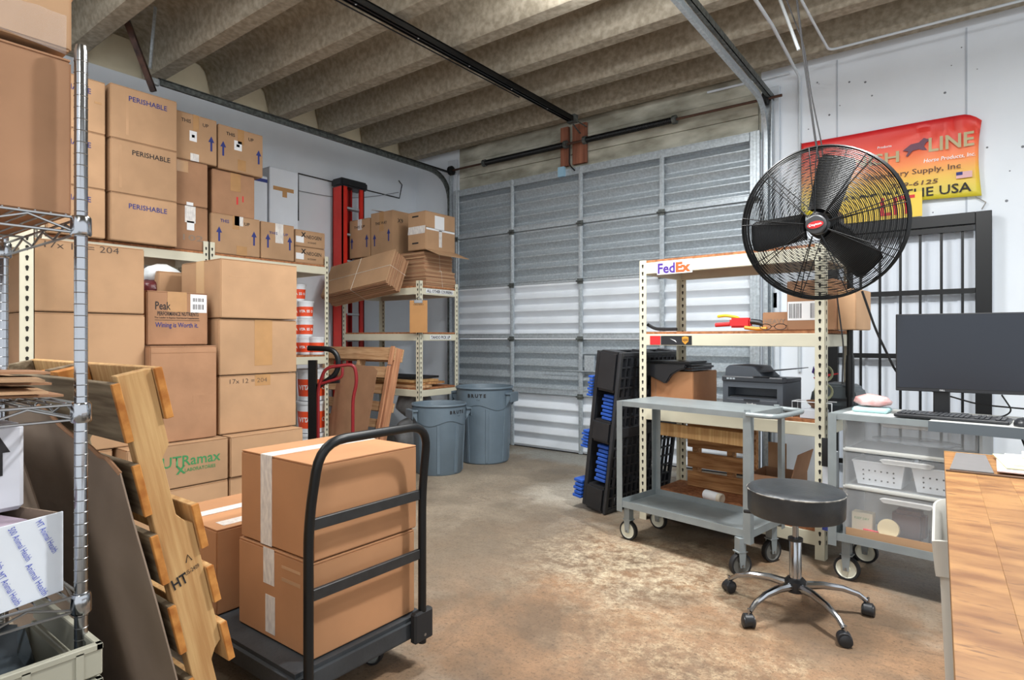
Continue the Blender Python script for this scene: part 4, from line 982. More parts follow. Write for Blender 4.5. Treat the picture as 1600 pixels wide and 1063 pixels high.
mb = MB(); mb.tube([hp_(-.20, .04), hp_(-.20, .90), hp_(-.14, 1.06), hp_(.10, 1.09), hp_(.12, .95), hp_(.085, .80), hp_(.085, .04)], .014, 10, .06, 5); mb.build('frame', red_mt, t, smooth=True)
mb = MB(); mb.tube([hp_(-.20, .92), hp_(.0, .98), hp_(.0, 1.06)], .012, 8, .04); mb.tube([hp_(-.20, .30), hp_(.085, .30)], .012, 8); mb.build('cross_tube', red_mt, t, smooth=True)
MB().box(-.2, -.02, .0, .1, .2, .012).build('toe_plate', red_mt, t)
# brown sheet
tag_o = MB().prism([(-.40, 0), (.26, 0), (.34, .98), (.28, 1.02), (-.20, 1.04), (-.30, .9)], -.004, 0, 'y').build('cardboard_sheet', kraft_r); tag_o.location = (-5.09, 3.885, .004); tag_o.rotation_euler = (R(-8), 0, R(-1)); tag(tag_o, 'brown cardboard sheet leaning on the pallet behind the red hand truck', 'cardboard')
# leaning pallet at corner unit
lp = thing('wooden_pallet', 'weathered pine pallet leaning upright on the cream corner unit', 'pallet', (-5.42, 4.06, .004), rot=(R(-13.2), 0, 0))
for x in (-.59, -.02, .545):
    MB().box(x, .0, 0, x+.045, .09, 1.23).build('stringer', pine_h if x < .5 else mat('reddish pine', (212, 156, 116), .8, col2=(184, 126, 92), scale=9, stretch=(6, 6, .4)), lp, bevel=.003)
for z, hh2 in ((1.09, .14), (.90, .12), (.73, .10), (.55, .10), (.375, .09), (.20, .09), (.02, .12)):
    MB().box(-.60, -.020, z, .60-.06*(z < 1), -.0005, z+hh2).build('deck_board', pine_h, lp, bevel=.003)
    if z in (1.09, .55, .02): MB().box(-.60, .0905, z, .60, .109, z+hh2).build('deck_board', pine_h, lp, bevel=.003)
MB().box(.54, -.04, 1.04, .595, -.0205, 1.24).build('splinter', MATS['reddish pine'], lp, bevel=.004)
MB().box(.535, -.0405, .0, .585, -.0205, 1.03).build('edge_board', MATS['reddish pine'], lp, bevel=.004)

# ================================================================== TRASH CANS
def can(label, cx, cy, r, h, textang, rz, hang):
    t = thing('trash_can', label, 'trash can', (cx, cy, 0), R(rz), 'grey plastic trash cans')
    b = MB(); rb = r*.84
    prof = [(rb*.96, 0), (rb, .012), (r*.955, h*.965), (r*.955, h*.97), (r*1.0, h*.972), (r*1.02, h*.985), (r*1.0, h), (r*.955, h), (r*.93, h*.98), (rb*.93, .03), (0.001, .03)]
    b.lathe(prof, 56, cap=False); b.build('body', can_pl, t, smooth=True)
    # raised collar band and panel ribs
    n = 56; vs_ = []; fs = []
    for k in range(n):
        a = 2*PI*k/n; dip = .73+.035*math.cos(4*a)
        for zz in (h*dip, h*(dip+.008), h*.955):
            q = (rb+(r*.955-rb)*(zz/h)); vs_.append(((q+(.001 if zz == h*dip else .008))*math.cos(a), (q+(.001 if zz == h*dip else .008))*math.sin(a), zz))
    for k in range(n):
        l = (k+1) % n
        for j in range(2): fs.append((k*3+j, l*3+j, l*3+j+1, k*3+j+1))
    m2 = MB(); m2.add(vs_, fs); m2.build('collar_band', can_pl, t, smooth=True)
    for a in (20, 65, 110, 155, 200, 245, 290, 335):
        a = R(a); rr0 = rb*1.0; rr1 = rb+(r*.955-rb)*.72
        M = Matrix.Rotation(a, 4, 'Z'); rbm = MB(); rbm.add([M @ Vector(q) for q in ((rr0-.01, -.02, .02), (rr0+.007, -.014, .02), (rr0+.007, .014, .02), (rr0-.01, .02, .02), (rr1-.01, -.02, h*.72), (rr1+.007, -.014, h*.72), (rr1+.007, .014, h*.72), (rr1-.01, .02, h*.72))], [(0, 1, 5, 4), (1, 2, 6, 5), (2, 3, 7, 6), (4, 5, 6, 7), (3, 2, 1, 0)])
        rbm.build('rib', can_pl, t)
    for a in (hang, hang+180):
        a = R(a); M = Matrix.Rotation(a, 4, 'Z'); hm = MB()
        hm.box(r*.93, -.105, h*.90, r*1.13, .105, h*.925, M); 
        for s_ in (-1, 1): hm.add([M @ Vector(q) for q in ((r*.95, s_*.07, h*.93), (r*1.13, s_*.07, h*.90), (r*1.13, s_*.07, h*.86), (r*.93, s_*.07, h*.74), (r*.95, s_*.085, h*.93), (r*1.13, s_*.085, h*.90), (r*1.13, s_*.085, h*.86), (r*.93, s_*.085, h*.74))], [(0, 1, 2, 3), (7, 6, 5, 4), (0, 4, 5, 1), (1, 5, 6, 2), (2, 6, 7, 3)])
        hm.box(r*1.11, -.105, h*.80, r*1.14, .105, h*.925, M)
        hm.build('handle', can_pl, t, bevel=.004)
    word = 'BRUTE'; a0 = textang
    for i, c_ in enumerate(word):
        a = R(a0+(i-2)*8.2); q = rb+(r*.955-rb)*.9+.0085
        lettering(c_, t, ink_black, (q*math.cos(a), q*math.sin(a), h*.895), (-math.sin(a), math.cos(a), 0), (0, 0, 1), h*.048, bold=.05)
    a = R(a0+3); q = rb+(r*.955-rb)*.85+.009
    lettering('32 gal', t, ink_black, (q*math.cos(a), q*math.sin(a), h*.84), (-math.sin(a), math.cos(a), 0), (0, 0, 1), h*.018)
    return t
# camera direction from each can decides nothing: printed angle is measured from +x
a_, b_ = d2(686); z_ = 942*1.3/(746-529); can('smaller grey plastic trash can, standing in front', a_*(z_+.26), b_*(z_+.26), .268, .67, 18, -22, -93)
a_, b_ = d2(757); z_ = 942*1.3/(728-529); can('larger grey plastic trash can, behind the smaller one', a_*(z_+.29), b_*(z_+.29), .305, .795, -1, -65, 80)

# ================================================================== BLACK AND BLUE PLASTIC PALLETS standing by the right unit
grid_m = mat('black plastic grid', (44, 46, 50), .45, var=.2, scale=8)
def ppallet(label, loc, rz, lean, m, mg, L1=.9, Hh=1.2, grp=None):
    t = thing('plastic_pallet', label, 'pallet', loc, group='plastic pallets beside the right unit', rot=(0, lean, rz))
    # local: x thickness (0..-.14), y width, z height
    g_ = MB()
    for i in range(15): y = L1*(i+.5)/15; g_.box(-.022, y-.006, .01, -.004, y+.006, Hh-.01)
    for i in range(16): z = Hh*(i+.5)/16; g_.box(-.020, .01, z-.006, -.006, L1-.01, z+.006)
    g_.build('deck_grid', mg, t)['kind'] = 'stuff'
    MB().box(-.232, .02, .01, -.2005, L1-.02, Hh-.01).build('base_deck', m, t, bevel=.004)
    for a in ((-.024, 0, 0, 0, .03, Hh), (-.024, L1-.03, 0, 0, L1, Hh), (-.024, .03, 0, 0, L1-.03, .03), (-.024, .03, Hh-.03, 0, L1-.03, Hh), (-.024, .03, Hh*.47, -.0, L1-.03, Hh*.53)):
        MB().box(*a).build('deck_rim', mg, t, bevel=.003)
    for y0, y1 in ((0, .15), (L1*.43, L1*.57), (L1-.15, L1)):
        for z0, z1 in ((0, .19), (Hh*.43, Hh*.57), (Hh-.30, Hh)):
            MB().box(-.20, y0, z0, -.0245, y1, z1).build('foot_block', m, t, bevel=.018, bseg=2)
    return t
base = Vector((-2.13, 3.93, .004)); az = R(-8)
dirn = Vector((-math.cos(az), -math.sin(az), 0))
ln = R(7.0)
ppallet('black plastic pallet with gridded deck, standing upright beside the blue one', base, az, ln, blk_pl, grid_m)
bp_ = thing('plastic_pallet', 'blue ribbed plastic pallet nested inside and behind the black one', 'pallet', base, group='plastic pallets beside the right unit', rot=(0, ln, az))
for (x0, x1, y0, y1, z0, z1, n) in ((-.315, -.236, .0, .16, .05, .20, 5), (-.30, -.236, .02, .14, .44, .58, 6), (-.275, -.236, .0, .12, .84, 1.0, 7), (-.15, -.05, .03, .09, .22, .50, 9), (-.15, -.05, .03, .09, .66, .88, 8)):
    for i in range(n):
        z = z0+(z1-z0)*i/n; MB().box(x0+.012*(i % 2), y0, z, x1, y1, z+(z1-z0)/n*.72).build('rib', blue_pl, bp_, bevel=.003)
MB().box(-.262, .10, .02, -.236, .85, 1.05).build('deck', blue_pl, bp_, bevel=.004)
# ================================================================== GREY UTILITY CARTS
CR = R(-10.0)
def cart(label, org, rz, W, D, top=.897, tray=.215, handle=True, slip=0):
    t = thing('utility_cart', label, 'cart', (org[0], org[1], 0), rz, 'grey steel utility carts')
    f = MB(); f.box(0, 0, top-.003, W, D, top); f.box(0, 0, top-.032, W, .003, top-.003); f.box(0, D-.003, top-.032, W, D, top-.003); f.box(0, .003, top-.032, .003, D-.003, top-.003); f.box(W-.003, .003, top-.032, W, D-.003, top-.003)
    f.build('top_shelf', grey_st, t)
    f = MB(); z = tray; f.box(0, 0, z, W, D, z+.003)
    for a in ((0, 0, z+.003, W, .003, z+.042), (0, D-.003, z+.003, W, D, z+.042), (0, .003, z+.003, .003, D-.003, z+.042), (W-.003, .003, z+.003, W, D-.003, z+.042)): f.box(*a)
    f.build('lower_tray', grey_st, t)
    for px, py, sx, sy in ((0, 0, 1, 1), (W, 0, -1, 1), (0, D, 1, -1), (W, D, -1, -1)):
        a = MB(); e = .0012
        x0, x1 = sorted((px-sx*e, px+sx*.038)); y0, y1 = sorted((py-sy*.004, py-sy*e)); a.box(x0, y0, tray-.03, x1, y1, top-.001)
        x0, x1 = sorted((px-sx*.004, px-sx*e)); y0, y1 = sorted((py-sy*.004, py+sy*.038)); a.box(x0, y0, tray-.03, x1, y1, top-.001)
        a.build('corner_post', grey_st, t)
    if handle:
        h = MB(); h.tube([(W-.02, .0, top-.01), (W+.13, .01, top-.012), (W+.13, D-.02, top-.012), (W-.02, D-.01, top-.01)], .014, 10, .10, 6); h.build('push_handle', grey_st, t, smooth=True)
        for y in (.03, D-.03): MB().lathe([(.016, 0), (.016, .012)], 10, c=(W-.03, y, top+.0005)).build('handle_boss', grey_st, t)
    return t
FLc = (-1.816, 3.523)
c1 = cart('grey steel utility cart with an empty lower tray standing in front of the right shelving', FLc, CR, .885, .43)
caster(c1, .055, .045, .213, r=.062, wd=.03, a=R(0)); caster(c1, .055, .385, .213, r=.062, wd=.03)
caster(c1, .83, .00, .213, r=.064, wd=.03, a=R(62), hub=mat('dark wheel core', (88, 88, 84), .5)); caster(c1, .85, .34, .213, r=.064, wd=.03, a=R(70), hub=MATS['dark wheel core'])
FT = (-.607, 3.638); TR = R(-7.6)
c2 = cart('grey steel utility cart serving as the computer desk on the right', FT, TR, 1.05, .46, handle=False)
caster(c2, .075, .05, .213, r=.064, wd=.032, a=R(0)); caster(c2, .075, .40, .213, r=.064, wd=.032); caster(c2, .96, .05, .213, r=.064, wd=.032); caster(c2, .96, .40, .213, r=.064, wd=.032)
F1 = Vector((math.cos(TR), math.sin(TR), 0)); F2 = Vector((-math.sin(TR), math.cos(TR), 0))
def TP(a, b, z=0): return Vector((FT[0], FT[1], z))+F1*a+F2*b
# overlay board
t = thing('desk_board', 'grey metal board laid over the right half of the computer desk', 'board', TP(.46, -.055, .899), TR)
MB().box(0, 0, 0, .75, .50, .004).build('panel', mat('pale scuffed steel', (206, 208, 204), .45, .2, var=.1), t); MB().box(0, -.003, -.045, .75, -.0005, .004).build('front_lip', mat('slate steel', (84, 92, 98), .45), t)
# ================================================================== DRAWER TOWER
t = thing('drawer_tower', 'frosted plastic three-drawer tower standing on the lower tray of the computer desk', 'drawers', TP(.055, .045, .2195), TR)
Wd, Dd = .60, .37
frame_m = mat('white frosted frame', (206, 208, 204), .4)
levels = [.0, .275, .475, .665]
for z in levels: MB().box(0, 0, z, Wd, Dd, z+.014).build('shelf_plate', frame_m, t, bevel=.003)
for x in (0, Wd-.012): MB().box(x, .004, .014, x+.012, Dd, .665).build('side_wall', mat('frosted side plastic', (206, 210, 210), .3, alpha=.45), t)
MB().box(0, Dd-.008, .014, Wd, Dd-.001, .665).build('back_wall', MATS['frosted side plastic'], t)
for i in range(3):
    z0, z1 = levels[i]+.018, levels[i+1]-.004; dw = MB()
    dw.box(.016, -.012, z0, Wd-.016, -.008, z1); dw.box(.016, -.008, z0, .020, Dd-.02, z1-.02); dw.box(Wd-.020, -.008, z0, Wd-.016, Dd-.02, z1-.02); dw.box(.020, -.008, z0, Wd-.020, Dd-.02, z0+.004)
    d_ = dw.build('drawer', clear_pl, t)
    h = MB(); zc_ = z1-.035; h.prism([(Wd*.30, zc_+.016), (Wd*.33, zc_+.024), (Wd*.67, zc_+.024), (Wd*.70, zc_+.016), (Wd*.67, zc_-.002), (Wd*.33, zc_-.002)], -.034, -.0125, 'y'); h.build('handle', mat('frosted grip', (196, 196, 194), .35, alpha=.45), d_, bevel=.003)
    MB().box(.016, -.016, z0-.004, Wd-.016, -.0125, z0+.006).build('lower_lip', frame_m, d_)
MB().box(.02, -.014, .019, Wd-.02, -.0125, .07).build('cardboard_strip', kraft, t)
# baskets in the middle drawer
for i, a in enumerate((.04, .31)):
    b = thing('basket', 'white perforated plastic basket in the middle drawer, %s of two' % ('left', 'right')[i], 'basket', TP(.055+a, .075, .2195+.300), TR, 'baskets in the drawer')
    bw_, bd_, bh_ = .24, .22, .125
    w4 = MB(); s_ = .02
    lo = [(s_, s_, 0), (bw_-s_, s_, 0), (bw_-s_, bd_-s_, 0), (s_, bd_-s_, 0)]; hi = [(0, 0, bh_), (bw_, 0, bh_), (bw_, bd_, bh_), (0, bd_, bh_)]
    w4.add(lo+hi, [(0, 3, 2, 1), (0, 1, 5, 4), (1, 2, 6, 5), (2, 3, 7, 6), (3, 0, 4, 7)]); o = w4.build('body', white_pl, b); so = o.modifiers.new('s', 'SOLIDIFY'); so.thickness = .003
    w4 = MB(); w4.tube([hi[0], hi[1], hi[2], hi[3]], .005, 6, closed=True); w4.build('rim', white_pl, b)
    hl = MB()
    for r_, zz in enumerate((.03, .055, .08)):
        for k in range(6):
            if r_ == 1 and 0 < k < 5: continue
            x = .05+k*.028; y = s_*(1-zz/bh_)-.0015; hl.lathe([(.0045, 0), (.0045, .001)], 8, M=Matrix.Translation((x, y, zz)) @ Matrix.Rotation(R(90), 4, 'X'))
    hl.build('holes', hole_d, b)['kind'] = 'stuff'
# things in the bottom drawer
def small(nm, label, cat, a, b, z, mk, rz=0, grp='things in the bottom drawer'):
    t = thing(nm, label, cat, TP(.055+a, .045+b, .2195+z), TR+rz, grp); mk(t); return t
small('round_tub', 'cream round tub in the bottom drawer', 'tub', .21, .05, .085, lambda t: (MB().lathe([(.045, 0), (.048, .005), (.048, .03), (.045, .034)], 28, M=Matrix.Rotation(R(75), 4, 'X')).build('tub', mat('cream plastic', (226, 206, 160), .5), t, smooth=True), MB().lathe([(.049, .028), (.049, .036)], 28, M=Matrix.Rotation(R(75), 4, 'X')).build('lid', mat('cream plastic lid', (216, 196, 150), .5), t)))
small('carton_packet', 'pale packet with printed lines in the bottom drawer', 'packet', .03, .05, .024, lambda t: (MB().box(0, 0, 0, .10, .06, .12).build('packet', mat('beige packet', (214, 202, 170), .7), t, bevel=.003), lettering('KEEP DRY', t, ink_green, (.05, 0, .09), (1, 0, 0), (0, 0, 1), .012, .07)))
small('red_cable', 'red coiled cord at the bottom of the drawer', 'cord', .10, .03, .03, lambda t: MB().tube([(.05*math.cos(i*.7)+.03*i/10, .02*math.sin(i*.7), .005+.002*i) for i in range(20)], .005, 5).build('cord', ink_red, t, smooth=True))
small('tool_case', 'dark tool case with a white label at the right of the bottom drawer', 'case', .38, .04, .024, lambda t: (MB().box(0, 0, 0, .18, .16, .10).build('case', blk_pl, t, bevel=.006), lettering('MASTER', t, ink_white, (.08, -.0005, .07), (1, 0, 0), (0, 0, 1), .012, .06), MB().box(.05, -.014, .095, .13, -.002, .105).build('handle', blk_mt, t)))
small('brown_pouch', 'brown leather pouch in the bottom drawer', 'pouch', .20, .12, .024, lambda t: MB().box(0, 0, 0, .15, .10, .15).build('pouch', mat('brown leather', (104, 66, 60), .6, var=.2), t, bevel=.02, bseg=2))
small('red_clip', 'small red plastic clip in the bottom drawer', 'clip', .31, .02, .024, lambda t: (MB().box(0, 0, 0, .04, .02, .02).build('jaw', ink_red, t, bevel=.004), MB().box(.01, .0, .021, .03, .02, .03).build('jaw', ink_red, t)))
small('clear_sheet', 'crumpled clear plastic sleeve in the top drawer', 'sleeve', .10, .08, .52, lambda t: blob('sleeve', mat('clear sleeve', (226, 236, 244), .15, alpha=.4, spec=.8), (.2, .08, 0), (.2, .08, .02), 5, t))
# ================================================================== MONITOR, KEYBOARD, MOUSE
mz = 1.03
a_, b_ = d2(1399.5); m0 = Vector((a_*3.13, b_*3.13, 0)); mr = R(4.6)
m1 = Vector((math.cos(mr), math.sin(mr), 0)); mw, mh = .705, .395
t = thing('monitor', 'large black computer monitor, switched off, on the computer desk', 'monitor', m0+m1*(mw/2)+Vector((0, 0, .904)), mr)
MB().box(-mw/2, .0, mz-.904, mw/2, .012, mz-.904+mh).build('bezel', blk_pl, t, bevel=.003)
MB().box(-mw/2+.006, -.0015, mz-.904+.018, mw/2-.006, -.0002, mz-.904+mh-.006).build('screen', mat('dark glossy screen', (24, 30, 40), .22, spec=.5), t)
MB().box(-.2, .0125, mz-.904+.05, .2, .045, mz-.904+mh-.08).build('back_shell', blk_pl, t, bevel=.01)
nx_ = -.155+.0
mb = MB(); mb.box(nx_-.035, .05, .012, nx_+.035, .075, .25); mb.build('neck', blk_pl, t, bevel=.004); mb = MB(); mb.box(nx_-.12, -.03, .002, nx_+.12, .15, .012); mb.build('foot', blk_pl, t, bevel=.003)
lettering('DELL', t, ink_white, (nx_-.0, -.0005, mz-.904+.009), (1, 0, 0), (0, 0, 1), .007, .022)
kz = .9035
kb = thing('keyboard', 'black full-size keyboard in front of the monitor', 'keyboard', TP(.30, .012, kz), TR+R(.5))
MB().box(0, 0, 0, .455, .15, .016).build('case', blk_pl, kb, bevel=.004)
key = MB().box(0, 0, 0, .0155, .0155, .007).build('key', mat('key black', (46, 48, 52), .35), kb, bevel=.0015)
key.location = (.012, .012, .016); nk = 0
for r_ in range(6):
    for c_ in range(22):
        if c_ in (15, 19) or (r_ == 0 and 3 < c_ < 9) or (c_ > 15 and c_ < 19 and r_ in (2,)): continue
        if r_ == 0 and c_ == 0: continue
        k = key.copy(); C.objects.link(k); k.location = (.012+c_*.0196, .012+r_*.021+(.004 if r_ == 5 else 0), .016)
kb.scale = (1, 1.14, 1)
sp = MB().box(.012+4*.0196, .012, .016, .012+9*.0196-.004, .0275, .023).build('space_bar', MATS['key black'], kb, bevel=.0015)
ms = thing('mouse', 'black computer mouse at the right edge of the desk', 'mouse', TP(.80, .03, .9035), TR)
bm_ = MB().lathe([(.03, 0), (.032, .01), (.028, .024), (.016, .034), (.002, .037)], 20); o = bm_.build('shell', blk_pl, ms, smooth=True); o.scale = (1, 1.7, 1); MB().box(-.003, .02, .03, .003, .034, .037).build('wheel', galv_d, ms)
# tissue/food pack
t = thing('pink_pack', 'pink wrapped pack on a pale blue tray at the left end of the computer desk', 'packet', TP(.16, .20, .8985), TR)
MB().box(-.085, -.07, 0, .085, .05, .028).build('tray', mat('pale blue wrapper', (176, 216, 218), .35, bump=.3, bscale=20), t, bevel=.01)
blob('wrap', mat('pink film', (232, 150, 146), .3, col2=(236, 206, 204), scale=14, bump=.4, bscale=20), (0, -.0, .029), (.088, .06, .035), 3, t, amp=.2)
# cables behind monitor
def cable(label, pts, r=.004, rf=.05, m=None):
    mb = MB(); mb.tube(pts, r, 6, rf); return tag(mb.build('cable', m or blk_rub, smooth=True), label, 'cable')
p = lambda a, b, z: tuple(TP(a, b, z))
cable('black monitor cable sagging behind the monitor to the right', [p(.40, .34, 1.02), p(.60, .36, .96), p(.80, .38, .95), p(1.2, .40, .95)])
cable('black cable curling on the desk under the monitor', [p(.70, .30, 1.02), p(.74, .33, .94), p(.70, .30, .908), p(.62, .24, .908), p(.56, .26, .908)])
cable('white cable tangle behind the keyboard', [p(.42, .22, .907), p(.50, .27, .912), p(.56, .22, .907), p(.62, .28, .910), p(.72, .30, .907), p(.82, .26, .908), p(.95, .3, .907)], .005, .03, white_pl)
cable('pair of black cables hanging below the desk at the right', [p(.80, .42, .88), p(.80, .40, .72), p(.86, .40, .60)], .006)
cable('black cable crossing below the desk at the right', [p(.74, .42, .88), p(.80, .41, .70), p(.88, .40, .60)], .005)

# ================================================================== ROUND STOOL
SX, SY = -.66, 3.10
t = thing('stool', 'round black vinyl stool on a chrome five-star base with casters', 'stool', (SX, SY, 0))
MB().lathe([(.150, .462), (.205, .464), (.212, .475), (.214, .572)], 48).build('seat_side', vinyl, t, smooth=True)
MB().lathe([(.214, .572), (.214, .580), (.204, .588), (.16, .593), (.001, .596)], 48).build('seat_top', vinyl, t, smooth=True)
pm_ = MB(); pts = [(.2145*math.cos(2*PI*k/48), .2145*math.sin(2*PI*k/48), .577) for k in range(48)]; pm_.tube(pts, .0035, 6, closed=True); pm_.build('worn_piping', mat('worn piping', (150, 146, 138), .6, col2=(50, 52, 54), scale=28), t, smooth=True)
MB().lathe([(.014, .30), (.014, .462)], 16).build('piston', chrome, t, smooth=True)
MB().lathe([(.027, .13), (.027, .345), (.024, .35), (.014, .352)], 20).build('column', chrome, t, smooth=True)
MB().lathe([(.033, .338), (.033, .352)], 20).build('column_ring', blk_pl, t, smooth=True)
MB().lathe([(.045, .10), (.048, .115), (.048, .15), (.036, .162)], 24).build('hub', blk_pl, t, smooth=True)
MB().box(-.09, -.09, .452, .09, .09, .461).build('seat_plate', blk_mt, t)
lv = MB(); dv = Vector((-.83, .25, 0)).normalized(); lv.tube([tuple(dv*.05+Vector((0, 0, .445))), tuple(dv*.20+Vector((0, 0, .425)))], .005, 8); lv.build('lever', blk_mt, t)
lv = MB(); lv.tube([tuple(dv*.20+Vector((0, 0, .425))), tuple(dv*.27+Vector((0, 0, .415)))], .009, 8); lv.build('lever_grip', blk_rub, t)
for i in range(5):
    a = R(-114+72*i); M = Matrix.Rotation(a, 4, 'Z')
    lg = MB(); P = [M @ Vector(q) for q in ((.04, 0, .128), (.12, 0, .132), (.21, 0, .122), (.28, 0, .098), (.315, 0, .07))]
    lg.tube(P, .014, 10, rr=[.021, .018, .015, .0125, .011]); l_ = lg.build('leg', chrome, t, smooth=True)
    cs = bpy.data.objects.new('caster', None); C.objects.link(cs); cs.parent = t; cs.location = (.325*math.cos(a), .325*math.sin(a), 0); cs.rotation_euler.z = a+R(60)
    MX = Matrix.Translation((0, 0, .026)) @ Matrix.Rotation(R(90), 4, 'X')
    for s_ in (-1, 1): MB().lathe([(.018, s_*.008), (.026, s_*.010), (.026, s_*.024), (.018, s_*.028), (.001, s_*.029)], 20, M=MX).build('wheel', blk_pl, cs, smooth=True)
    MB().lathe([(.03, -.02), (.03, .02)], 16, M=Matrix.Translation((-.004, 0, .031)) @ Matrix.Rotation(R(90), 4, 'X')).build('hood', blk_pl, cs, bevel=.003)
    MB().lathe([(.006, .05), (.006, .085)], 8).build('stem', chrome, cs)

# ================================================================== FAN
fz = 3.18; a_, b_ = d2(1283); fc = Vector((a_*fz, b_*fz, CH+fz*(HOR-350)/FPX)); FR_ = 133*fz/FPX*.875
tocam = Vector((-fc.x, -fc.y, 0)).normalized()
# disc normal: a little down and turned left of the camera
yaw = math.atan2(tocam.y, tocam.x)-R(13); pit = R(-10)
t = thing('industrial_fan', 'large black industrial fan with a round wire guard on a pole beside the shelving', 'fan', fc)
t.rotation_euler = (0, 0, 0)
MF = (Matrix.Rotation(yaw, 4, 'Z') @ Matrix.Rotation(-pit, 4, 'Y')).to_euler(); t.rotation_euler = MF
# local +x is the blowing direction; disc lies in y,z
def ring(mb, r, x, w_, seg=72):
    mb.tube([(x, r*math.cos(2*PI*k/seg), r*math.sin(2*PI*k/seg)) for k in range(seg)], w_, 5, closed=True)
def dome(r, s_): return s_*(.05+.055*(1-(r/FR_)**2.4))
for s_, n, nm in ((1, 40, 'front_guard'), (-1, 24, 'rear_guard')):
    g_ = MB()
    for i in range(n): r_ = .075+(FR_-.01-.075)*(i+1)/n; ring(g_, r_, dome(r_, s_), .0021 if s_ > 0 else .0015)
    o = g_.build(nm, blk_mt, t); o['kind'] = 'stuff'
    rb_ = MB(); m_ = 9 if s_ > 0 else 6
    for k in range(m_):
        for dd_ in ((-.05, .05) if s_ > 0 else (0,)):
            a = 2*PI*k/m_+.2
            rb_.tube([(dome(r_, s_)+s_*.003, r_*math.cos(a+dd_*(.3+.7*r_/FR_)), r_*math.sin(a+dd_*(.3+.7*r_/FR_))) for r_ in [.06+(FR_-.06)*q/8 for q in range(9)]]+[(0, FR_*math.cos(a+dd_), FR_*math.sin(a+dd_))], .0028, 5)
    rb_.build('guard_ribs', blk_mt, t)
rg = MB(); ring(rg, FR_, 0, .006); ring(rg, FR_, .045, .006); ring(rg, FR_, -.045, .006); rg.build('guard_rim', blk_mt, t, smooth=True)
mb = MB(); mb.lathe([(FR_*.998, -.04), (FR_*.998, .04)], 72, M=Matrix.Rotation(R(90), 4, 'Y'), cap=False); 
MX = Matrix.Rotation(R(90), 4, 'Y')
MB().lathe([(.042, .095), (.050, .100), (.050, .112), (.044, .118), (.001, .120)], 32, M=MX).build('hub_badge', mat('dark grey badge', (58, 60, 62), .5), t, smooth=True)
# badge print: facing +x, right = +y
ov = MB(); ov.add([(.1215, .039*math.cos(2*PI*k/20)*math.cos(.15)-.018*math.sin(2*PI*k/20)*math.sin(.15), .039*math.cos(2*PI*k/20)*math.sin(.15)+.018*math.sin(2*PI*k/20)*math.cos(.15)) for k in range(20)], [tuple(range(20))]); ov.build('badge_oval', ink_red, t)
lettering('Dayton', t, ink_white, (.122, 0, 0), (0, 1, 0), (0, 0, 1), .016, .060, rot=.15, bold=.02)
MB().lathe([(.05, .02), (.055, .05), (.05, .09)], 24, M=MX).build('blade_hub', blk_mt, t, smooth=True)
for k, ang in enumerate((72, 186, -46)):
    a = R(ang); M = Matrix.Rotation(a, 4, 'X') @ Matrix.Translation((.045, 0, 0)); 
    # blade along local +y, chord along z, twisted
    vs_ = []; fs = []; nb = 10
    for i in range(nb+1):
        r_ = .06+(FR_-.05-.06)*i/nb; cd = .074+.014*min(1, i/8); tw_ = R(24-6*i/nb)
        if i == nb: cd *= .82
        for j in range(7):
            c_ = -1+2*j/6; z = c_*cd; x = .012*(1-c_*c_)
            vs_.append(M @ Vector((x*math.cos(tw_)+z*math.sin(tw_)*.6, r_, z*math.cos(tw_)-x*math.sin(tw_))))
    for i in range(nb):
        for j in range(6): q = i*7+j; fs.append((q, q+1, q+8, q+7))
    mb = MB(); mb.add(vs_, fs); o = mb.build('blade', blk_mt, t, smooth=True); so = o.modifiers.new('s', 'SOLIDIFY'); so.thickness = .003
MB().lathe([(.001, -.20), (.06, -.19), (.075, -.17), (.08, -.04), (.06, -.02), (.02, .03)], 28, M=MX).build('motor', blk_mt, t, smooth=True)
# pole
PXp, PYp = -.565, 4.06
pp = thing('fan_pole', 'black pedestal pole carrying the fan beside the right shelving post', 'pole', (PXp, PYp, 0))
MB().lathe([(.017, .03), (.017, 1.98)], 12).build('tube', blk_mt, pp, smooth=True); MB().lathe([(.022, .95), (.024, .97), (.024, 1.15), (.020, 1.2)], 12).build('sleeve', blk_mt, pp, smooth=True)
MB().lathe([(.055, 0), (.055, .01), (.04, .025), (.02, .04)], 32).build('base', blk_mt, pp, smooth=True)
mb = MB(); pe = fc-(MF.to_matrix() @ Vector((.19, 0, 0)))-Vector((PXp, PYp, 0)); mb.tube([(0, 0, 1.96), (pe.x*.9, pe.y*.9, pe.z)], .016, 8); mb.build('arm', blk_mt, pp)
top = fc+Vector((-.02, .0, FR_*.9))
def wpt(u, v, Y): return (xy(u, Y), Y, hy(u, v, Y))
cable('thick black power cord dropping from the ceiling to the top of the fan', [wpt(1243, -18, 3.62), wpt(1256, 90, 3.62), wpt(1275, 225, 3.62), wpt(1290, 300, 3.62)], .0055)
cable('thin wire hanging beside the power cord above the fan', [wpt(1222, -18, 3.66), wpt(1256, 70, 3.66), wpt(1268, 150, 3.66), wpt(1284, 226, 3.66), wpt(1290, 300, 3.66)], .0035)
cable('black cord running down from the fan to the computer desk', [wpt(1347, 455, 3.75), wpt(1368, 515, 3.75), wpt(1400, 582, 3.80), wpt(1420, 600, 3.85)], .006)
cable('thin black cord hanging in front of the pole', [wpt(1308, 465, 3.84), wpt(1318, 540, 3.84), wpt(1316, 600, 3.84)], .004)
cable('white metal strut rising to the ceiling beside the power cord', [wpt(1212, -18, 4.2), wpt(1248, 78, 4.2)], .010, .05, pipe_w)

